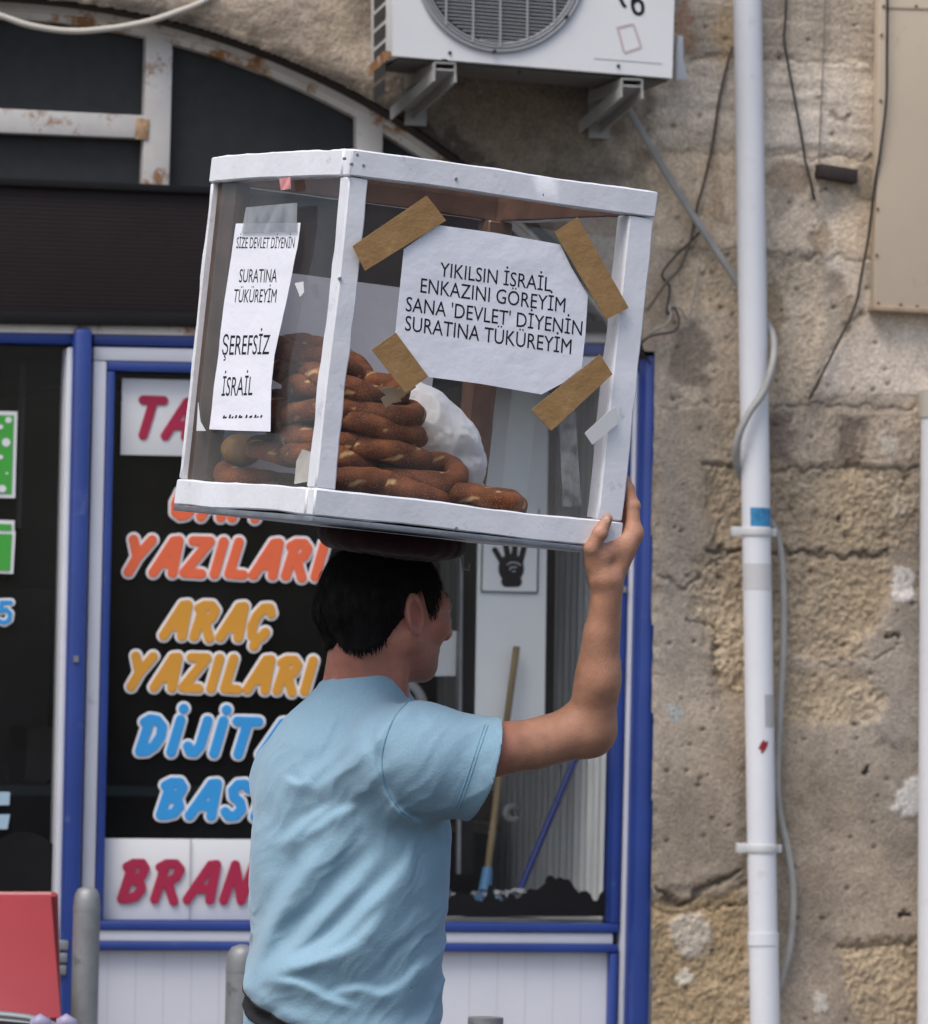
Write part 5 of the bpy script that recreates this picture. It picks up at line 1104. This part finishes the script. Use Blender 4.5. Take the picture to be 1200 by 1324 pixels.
brow = sstep(.006, .003, np.abs(hp_[:, 2]-.023))*sstep(.060, .068, hp_[:, 0])*sstep(.006, .012, np.abs(hp_[:, 1])); tone = tone*(1-.85*brow[:, None])+np.array((.02, .016, .014))*.85*brow[:, None]
feet = cw(np.array([HP[0], HP[1], HP[2]]))*np.array([1, 1, 0])
man = fast_mesh('person', cw(V), F, skin, origin=feet, attrs={'tone': np.clip(tone, 0, 1)})
tag(man, 'man in a light blue t-shirt steadying the glazed box on his head with one hand', 'person')
# eyes
for s in (1, -1):
    c = h_(.0765, .032*s, .001); b = MB(); P = [c+HB@np.array([.0136*math.sin(a), 0, 0])*0 for a in (0,)]
    V2, F2 = surface_nets(lambda p: ball(p, c, .0136), c-.018, c+.018, .0022); fast_mesh('eye', cw(V2), F2, mat('eye_white', (.38, .35, .33), .3), man)
    c2 = c+HB@np.array([.0098, 0, 0]); V2, F2 = surface_nets(lambda p: ell((p-c2)@HB, (0, 0, 0), (.0045, .0055, .0055)), c2-.009, c2+.009, .0014); fast_mesh('iris', cw(V2), F2, M['black'], man)
# hair
def hair_sdf(p):
    q = (p-HC)@HB; a = np.abs(q[:, 1])
    flow = np.stack([q[:, 0]*60+q[:, 2]*14, a*60, q[:, 2]*11], 1)
    nse = .0030*fbm(flow*1.7, 4)+.003*fbm(q*28, 3)
    d = ell(q, (-.012, 0, .012), (.099, .078, .085))-nse
    d = smin(d, cone(np.stack([q[:, 0], a, q[:, 2]], 1), (-.070, .018, -.014), (-.056, .030, -.066), .038, .026)-nse, .03)
    m = np.stack([q[:, 0], a, q[:, 2]], 1); rag = .006*fbm(np.stack([q[:, 0]*90, a*90, q[:, 2]*12], 1), 3)
    # keep: hairline is a function of the position front to back
    f = q[:, 0]; line = np.interp(f, [-.14, -.075, -.050, -.030, -.022, -.008, .004, .012, .026, .034, .042, .055, .068, .078, .11], [-.074, -.072, -.066, -.050, -.030, .010, .024, .022, -.006, -.010, .004, .020, .026, .048, .05])
    cut = line+rag-q[:, 2]
    d = smax(d, cut*.7, .004)
    d = np.maximum(d, -(head_sdf(p)+.006))
    return d
V, F = surface_nets(hair_sdf, HC-.15, HC+.15, .0022, margin=.014, newton=1)
hm = mat('black_hair', (.0105, .009, .0085), .8, .12, var=.4, vscale=60)
# strands over the shell, following the fall of the hair
vn = np.random.default_rng(3); sv = []; sF = []; cnt = len(V)
pick = vn.choice(len(V), 9000, replace=False); e = 1e-3; Pk_ = V[pick]
hs = lambda p: ell((p-HC)@HB, (-.012, 0, .012), (.099, .078, .085))
Gn = np.stack([hs(Pk_+np.eye(3)[i]*e)-hs(Pk_-np.eye(3)[i]*e) for i in range(3)], 1); Gn /= np.linalg.norm(Gn, axis=1)[:, None]
ok = (hs(Pk_) > -.012)
for P, n_ in zip(Pk_[ok], Gn[ok]):
    q = (P-HC)@HB; fall = HB@np.array([.35*(q[0] > -.02)+.1, 0, -1.0])+vn.normal(0, .16, 3); t = fall-n_*np.dot(fall, n_); t /= np.linalg.norm(t)+1e-9
    ln = vn.uniform(.010, .028); s_ = np.cross(n_, t); wd = vn.uniform(.0005, .0010); lift = vn.uniform(.0006, .0030) if vn.random() < .75 else vn.uniform(.002, .0062)
    if abs(q[0]+.004) < .026 and abs(q[2]+.012) < .040 and abs(q[1]) > .05: continue
    if q[2] < -.03: ln *= .7
    A_ = P-n_*.001; B_ = P+t*ln*.55+n_*lift*.7; C_ = P+t*ln+n_*lift*.5; k = cnt+len(sv)
    sv += [A_-s_*wd, A_+s_*wd, B_+s_*wd*.8, B_-s_*wd*.8, C_+s_*wd*.15, C_-s_*wd*.15]; sF += [(k, k+1, k+2, k+3), (k+3, k+2, k+4, k+5)]
fast_mesh('hair', cw(np.vstack([V, np.array(sv)])), np.vstack([F, np.array(sF)]), hm, man)
# nails
nail = mat('nail', (.52, .33, .27), .3)
def nail_at(tip, dirv, nrm, ln, wd):
    dirv = dirv/np.linalg.norm(dirv); nrm = nrm-dirv*np.dot(nrm, dirv); nrm /= np.linalg.norm(nrm); s = np.cross(dirv, nrm); M3 = np.stack([dirv, s, nrm], 1); c = np.asarray(tip)
    V2, F2 = surface_nets(lambda p: ell(p, c, (ln, wd, .0016), M3), c-.014, c+.014, .0012); fast_mesh('nail', cw(V2), F2, nail, man)
nail_at(J(784, 674, DC-.0335), J(785, 671, 0)-J(776, 689, 0), np.array([-.1, -1, .1]), .0065, .0052)
nail_at(J(811.5, 624, DC+.0165), J(808, 620, 0)-J(813, 632, 0), np.array([.8, -.6, 0]), .0055, .0045)

# shirt
SH = J(508, 952, -.10); HEMC = J(626, 992, -.122); HEMD = J(700, 1008, -.095)-J(545, 960, -.135); HEMD /= np.linalg.norm(HEMD)
hn_ = np.array([.955, .10, .29]); hn_ = J(744, 962, -.075)-J(570, 930, -.13); 
HA = J(643, 934, -.12); HBt = J(606, 1052, -.12)                            # upper and lower ends of the sleeve hem in the picture
hv = HA-HBt; HN = np.array([hv[2], .25*np.linalg.norm(hv), -hv[0]]); HN /= np.linalg.norm(HN)
FOLDS = [([(318, 1285), (336, 1230), (357, 1184), (386, 1134), (414, 1098), (450, 1062)], .0100, 15), ([(325, 1282), (361, 1248), (397, 1209), (432, 1169), (468, 1120), (500, 1078)], .0120, 16),
         ([(340, 1268), (397, 1241), (439, 1212), (475, 1169), (510, 1127), (550, 1076)], .0125, 16), ([(380, 1256), (446, 1230), (482, 1194), (505, 1160)], .0070, 12),
         ([(360, 1096), (384, 1070), (404, 1052), (436, 1028)], .0050, 8), ([(395, 1080), (430, 1050), (470, 1035)], .0045, 9), ([(370, 1010), (421, 974), (464, 938), (500, 912)], .0042, 11), ([(398, 1016), (440, 985), (478, 950), (490, 935)], .0040, 9), ([(365, 1000), (382, 1006), (392, 996)], .0040, 5),
         ([(478, 972), (486, 952), (498, 936), (528, 916), (552, 908)], .0075, 7), ([(484, 960), (488, 1000), (504, 1030), (530, 1058)], .0030, 7), ([(505, 1035), (530, 1056), (556, 1062)], .0050, 7),
         ([(548, 925), (580, 940), (612, 945)], .0020, 8), ([(545, 1062), (536, 1100), (530, 1160)], .0022, 9), ([(480, 1290), (520, 1275), (556, 1230)], .0040, 10),
         ([(350, 1268), (397, 1276), (439, 1297), (480, 1308)], .0055, 8), ([(430, 1290), (470, 1280), (515, 1290)], .0035, 7), ([(440, 915), (425, 950), (400, 985)], .0022, 9), ([(470, 1060), (445, 1100), (420, 1150)], .0030, 10)]
def folds(p):
    x, y = wpx(p); fx = np.clip((x-FX0)/2, 0, FT.shape[0]-1.001); fy = np.clip((y-FY0)/2, 0, FT.shape[1]-1.001); i = fx.astype(int); j = fy.astype(int); u = fx-i; v = fy-j
    return (FT[i, j]*(1-u)+FT[i+1, j]*u)*(1-v)+(FT[i, j+1]*(1-u)+FT[i+1, j+1]*u)*v
FX0, FY0 = 290, 840
def fold_table():
    x, y = np.meshgrid(np.arange(FX0, 690, 2.0), np.arange(FY0, 1450, 2.0), indexing='ij'); wob = 6*vnoise(np.stack([x.ravel()*.010, y.ravel()*.010, 0*x.ravel()], 1)).reshape(x.shape); x = x+wob; y = y+wob; r = np.zeros(x.shape)
    for P, A_, wd in FOLDS:
        d, t, s = seg_dist(x, y, spline(np.array(P, float), 5)); sd = d*s; tp = sstep(-.05, .22, t)*sstep(1.0, .62, t)*np.where((t > .001) & (t < .999), 1, np.exp(-d/6)); g = 1/(1+np.exp(-sd/(wd*.30)))
        r += A_*tp*(g*np.exp(-np.maximum(sd, 0)/(wd*2.1))-.75*(1-g)*np.exp(np.minimum(sd, 0)/(wd*1.9)))
    for _ in range(2):
        q = np.pad(r, 1, mode='edge'); r = (q[:-2, 1:-1]+q[2:, 1:-1]+q[1:-1, :-2]+q[1:-1, 2:]+2*q[1:-1, 1:-1])/6
    return r
FT = fold_table()
def shirt_outer(p):
    d = torso_core(p, .0135)
    lowq = (p-WA)@TB; d = smin(d, ell(lowq, (-.004, 0, -.02), (.116, .142, .215)), .05)
    x, y = wpx(p)
    slv = cone(p, SR+np.array([-.02, 0, -.002]), J(640, 990, -.115), .063, .0685)
    slv = smin(slv, cone(p, J(560, 975, -.125), J(622, 1000, -.12), .063, .067), .03)
    d = smin(d, slv, .04)
    d = smin(d, cone(p, NB+np.array([-.004, .008, -.035]), J(472, 893, .012), .098, .058), .05)
    d = d-folds(p)*2.0*sstep(.08, .01, p[:, 1]-CH[1])
    n3 = fbm(np.stack([(p[:, 0]+p[:, 2])*11, p[:, 1]*9, (p[:, 2]-p[:, 0])*4.5], 1), 3)
    al = (p[:, 0]+p[:, 2])*.707; ac_ = (p[:, 0]-p[:, 2])*.707; wv = np.stack([al*5.5, ac_*24+.6*n3, p[:, 1]*5], 1)
    d = d-.0032*n3-.0040*(1-2.2*np.abs(fbm(wv, 2)))*sstep(-.26, -.42, p[:, 2])-.0011*(1-2.2*np.abs(fbm(wv*2.1+9, 2)))
    # strap pulls the cloth in along its line
    st = strap_d(p); d = d+.012*np.exp(-(st/.013)**2)*0.6-.006*np.exp(-((st-.030)/.018)**2)
    return d
SPN = TB@np.array([.10, .30, 1.0]); SPN /= np.linalg.norm(SPN); SPC = J(352, 1292, .03)
def strap_d(p): return (p-SPC)@SPN
NKA = h_(-.022, 0, -.06); NKB = J(474, 922, .015)+np.array([-.004, .008, .0])
NKN = np.array([-.28, .10, 1.0]); NKN /= np.linalg.norm(NKN); NKC = J(470, 893, .0)
def shirt_sdf(p):
    o = shirt_outer(p)
    neckhole = cone(p, NKB+np.array([-.008, 0, .026]), NKB+np.array([.012, .0, .20]), .0575, .066)
    hem = (p-HA)@HN; hemr = hem+.0018*fbm(p*30, 2)
    th = .0050+.020*sstep(.012, .05, np.minimum(np.minimum(neckhole+.004, np.abs(hem)), p[:, 2]-J(440, 1425, 0)[2]))
    d = smax(o, -(o+th), .001); d = smax(d, -neckhole, .002)
    near = np.linalg.norm(p-(HA+HBt)/2, axis=1) < .112
    d = np.where(near, smax(d, hemr, .001), np.where(p[:, 0] > .075, .1, d))
    hz = J(440, 1425, 0)[2]; d = smax(d, hz-p[:, 2]+.004*vnoise(p*14), .001)
    return d
def shirt_mat():
    m = bpy.data.materials.new('light_blue_cotton'); m.use_nodes = True; n = m.node_tree.nodes; l = m.node_tree.links; b = n['Principled BSDF']; b.inputs['Roughness'].default_value = .85; b.inputs['Specular IOR Level'].default_value = .15; b.inputs['Sheen Weight'].default_value = .25; b.inputs['Sheen Roughness'].default_value = .5
    tc = n.new('ShaderNodeTexCoord'); q = n.new('ShaderNodeTexNoise'); q.inputs['Scale'].default_value = 7; q.inputs['Detail'].default_value = 8; l.new(tc.outputs['Object'], q.inputs[0]); r = n.new('ShaderNodeValToRGB'); e = r.color_ramp.elements; e[0].position = .3; e[1].position = .7; e[0].color = (.225, .372, .475, 1); e[1].color = (.265, .42, .525, 1); l.new(q.outputs[0], r.inputs[0])
    q2 = n.new('ShaderNodeTexNoise'); q2.inputs['Scale'].default_value = 260; q2.inputs['Detail'].default_value = 3; l.new(tc.outputs['Object'], q2.inputs[0]); mr = n.new('ShaderNodeMapRange'); mr.inputs[3].default_value = .88; mr.inputs[4].default_value = 1.12; l.new(q2.outputs[0], mr.inputs[0])
    mx = n.new('ShaderNodeMix'); mx.data_type = 'RGBA'; mx.blend_type = 'MULTIPLY'; mx.inputs[0].default_value = 1; l.new(r.outputs[0], mx.inputs[6]); l.new(mr.outputs[0], mx.inputs[7]); l.new(mx.outputs[2], b.inputs[0])
    bp = n.new('ShaderNodeBump'); bp.inputs['Distance'].default_value = .0005; l.new(q2.outputs[0], bp.inputs['Height']); q3 = n.new('ShaderNodeTexNoise'); q3.inputs['Scale'].default_value = 30; q3.inputs['Detail'].default_value = 5; l.new(tc.outputs['Object'], q3.inputs[0]); bp2 = n.new('ShaderNodeBump'); bp2.inputs['Distance'].default_value = .0003; l.new(q3.outputs[0], bp2.inputs['Height']); l.new(bp.outputs[0], bp2.inputs['Normal']); l.new(bp2.outputs[0], b.inputs['Normal']); return m
M['shirt'] = shirt_mat()
V, F = surface_nets(shirt_sdf, (-.37, 7.74, -.90), (.10, 8.36, -.20), .0027, margin=.03, newton=1)
shirt = fast_mesh('t_shirt', cw(V), F, M['shirt'], man, sharp=65)
# collar rib, sleeve stitching: traced on the shirt surface
def on_shirt(px, py, d0=-.35, off=.0):
    k = np.arange(0, .7, .0004); P = np.stack([J(px, py, d0+q) for q in k[::12]]); s0 = shirt_outer(P); i0 = int(np.argmax(s0 < .004)); k = k[max(0, (i0-2)*12):(i0+8)*12]; P = np.stack([J(px, py, d0+q) for q in k]); s = shirt_outer(P); i = int(np.argmax(s < off)) if (s < off).any() else int(np.argmin(s)); return P[i]
def stitch(name, pts, r, mt, off=0.0): 
    P = spline(np.array([on_shirt(x, y, off=.0002) for x, y in spline(np.array(pts, float), 8)]), 2); return MB().tube([cw(q) for q in P], r, 6).build(name, mt, shirt, smooth=True)
dk = mat('shirt_seam', (.17, .33, .44), .9)
stitch('seam', [(631, 938), (618, 975), (606, 1012), (594, 1045)], .0009, dk); stitch('seam', [(627, 937), (614, 975), (602, 1010), (590, 1043)], .0009, dk)
stitch('seam', [(530, 905), (512, 925), (500, 950), (494, 980), (498, 1015), (515, 1045), (533, 1060)], .0014, dk)
# strap of a bag round the waist
def strap_sdf(p):
    o = shirt_outer(p); st = strap_d(p); return smax(smax(o-.0025, -(o+.004), .001), np.abs(st)-.0165, .002)
V, F = surface_nets(strap_sdf, (-.37, 7.74, -.90), (.04, 8.36, -.60), .0027, margin=.03)
fast_mesh('waist_strap', cw(V), F, mat('black_webbing', (.012, .012, .014), .7, var=.2, vscale=90), man)
# trousers and shoes (below the picture)
GZ = (-1.4+.0)
def tro(p):
    w_ = p@MC.T+CAM; d = ell((p-HP)@TB, (-.005, 0, -.02), (.128, .172, .15))
    for s, fw_ in ((.09, .10), (-.09, -.10)):
        hipj = L(TB, HP, 0, s, -.08); k = L(TB, HP, fw_*.8+.03, s*.95, -.46); a = L(TB, HP, fw_*1.6-.02, s*.9, -.86); d = smin(d, cone(p, hipj, k, .088, .066), .04); d = smin(d, cone(p, k, a, .064, .052), .03)
    return d-.004*fbm(p*12, 3)
V, F = surface_nets(tro, (-.50, 7.70, -1.42), (.12, 8.42, -.62), .006, margin=.03)
fast_mesh('trousers', cw(V), F, mat('dark_denim', (.03, .04, .07), .85, var=.15, vscale=30), man)
for s, fw_ in ((.09, .10), (-.09, -.10)):
    a = L(TB, HP, fw_*1.6-.02, s*.9, -.90); toe = a+TB@np.array([.15, .01, 0]); c0 = cw(np.stack([a, toe])); c0[:, 2] = .05
    aa, tt = (c0-CAM)@MC
    V, F = surface_nets(lambda p: smin(cone(p, aa, tt, .045, .036), cone(p, a, aa, .05, .045), .03), np.minimum(aa, tt)-.09, np.maximum(aa, tt)+np.array([.09, .09, .16]), .006, margin=.03)
    wv = cw(V); wv[:, 2] = np.maximum(wv[:, 2], .004); fast_mesh('shoe', wv, F, M['black'], man)
# padded cushion between hair and box
PC = N0+RB@np.array([.0, .0, .0]); PADC = J(507, 692, .0); PU = RB[:, 2]; PM = np.stack([HB[:, 0]-PU*np.dot(HB[:, 0], PU), np.cross(PU, HB[:, 0]), PU], 1); PM /= np.linalg.norm(PM, axis=0)
zb = -.0125
def pad_sdf(p):
    q = (p-PADC)@PM; d = ell(q, (0, 0, -.006), (.105, .094, .034))
    r = np.hypot(q[:, 0]/.092, q[:, 1]/.082); d = smin(d, np.hypot((r-1)*.085, (q[:, 2]+.006))-.019, .012)
    top = (p-N0)@RB[:, 2]-zb                                           # flattened against the underside of the box
    return smax(d-.0025*fbm(p*30, 3)-.001*np.cos(np.arctan2(q[:, 1], q[:, 0])*22)*.4, top, .004)
V, F = surface_nets(pad_sdf, PADC-.14, PADC+.14, .003, margin=.02)
tag(fast_mesh('head_pad', cw(V), F, mat('dark_maroon_cloth', (.034, .008, .011), .8, .2, var=.25, vscale=30, sheen=.2)), 'dark maroon padded cushion squeezed between the man\'s hair and the white box', 'cushion')
V, F = surface_nets(lambda p: ball(p, J(583, 685, -.08), .004)-.003*fbm(p*200, 2), J(583, 685, -.08)-.012, J(583, 685, -.08)+.012, .0015)
b = MB(); b.tube([cw(J(596, 706, .02)), cw(J(597, 722, .02)), cw(J(599, 736, .02)), cw(J(606, 737, .02)), cw(J(607, 729, .02))], [.0012, .0016, .002, .0016, .001], 6)
b.build('loose_thread', mat('pale_thread', (.4, .38, .38), .6), bpy.data.objects['head_pad'], smooth=True)
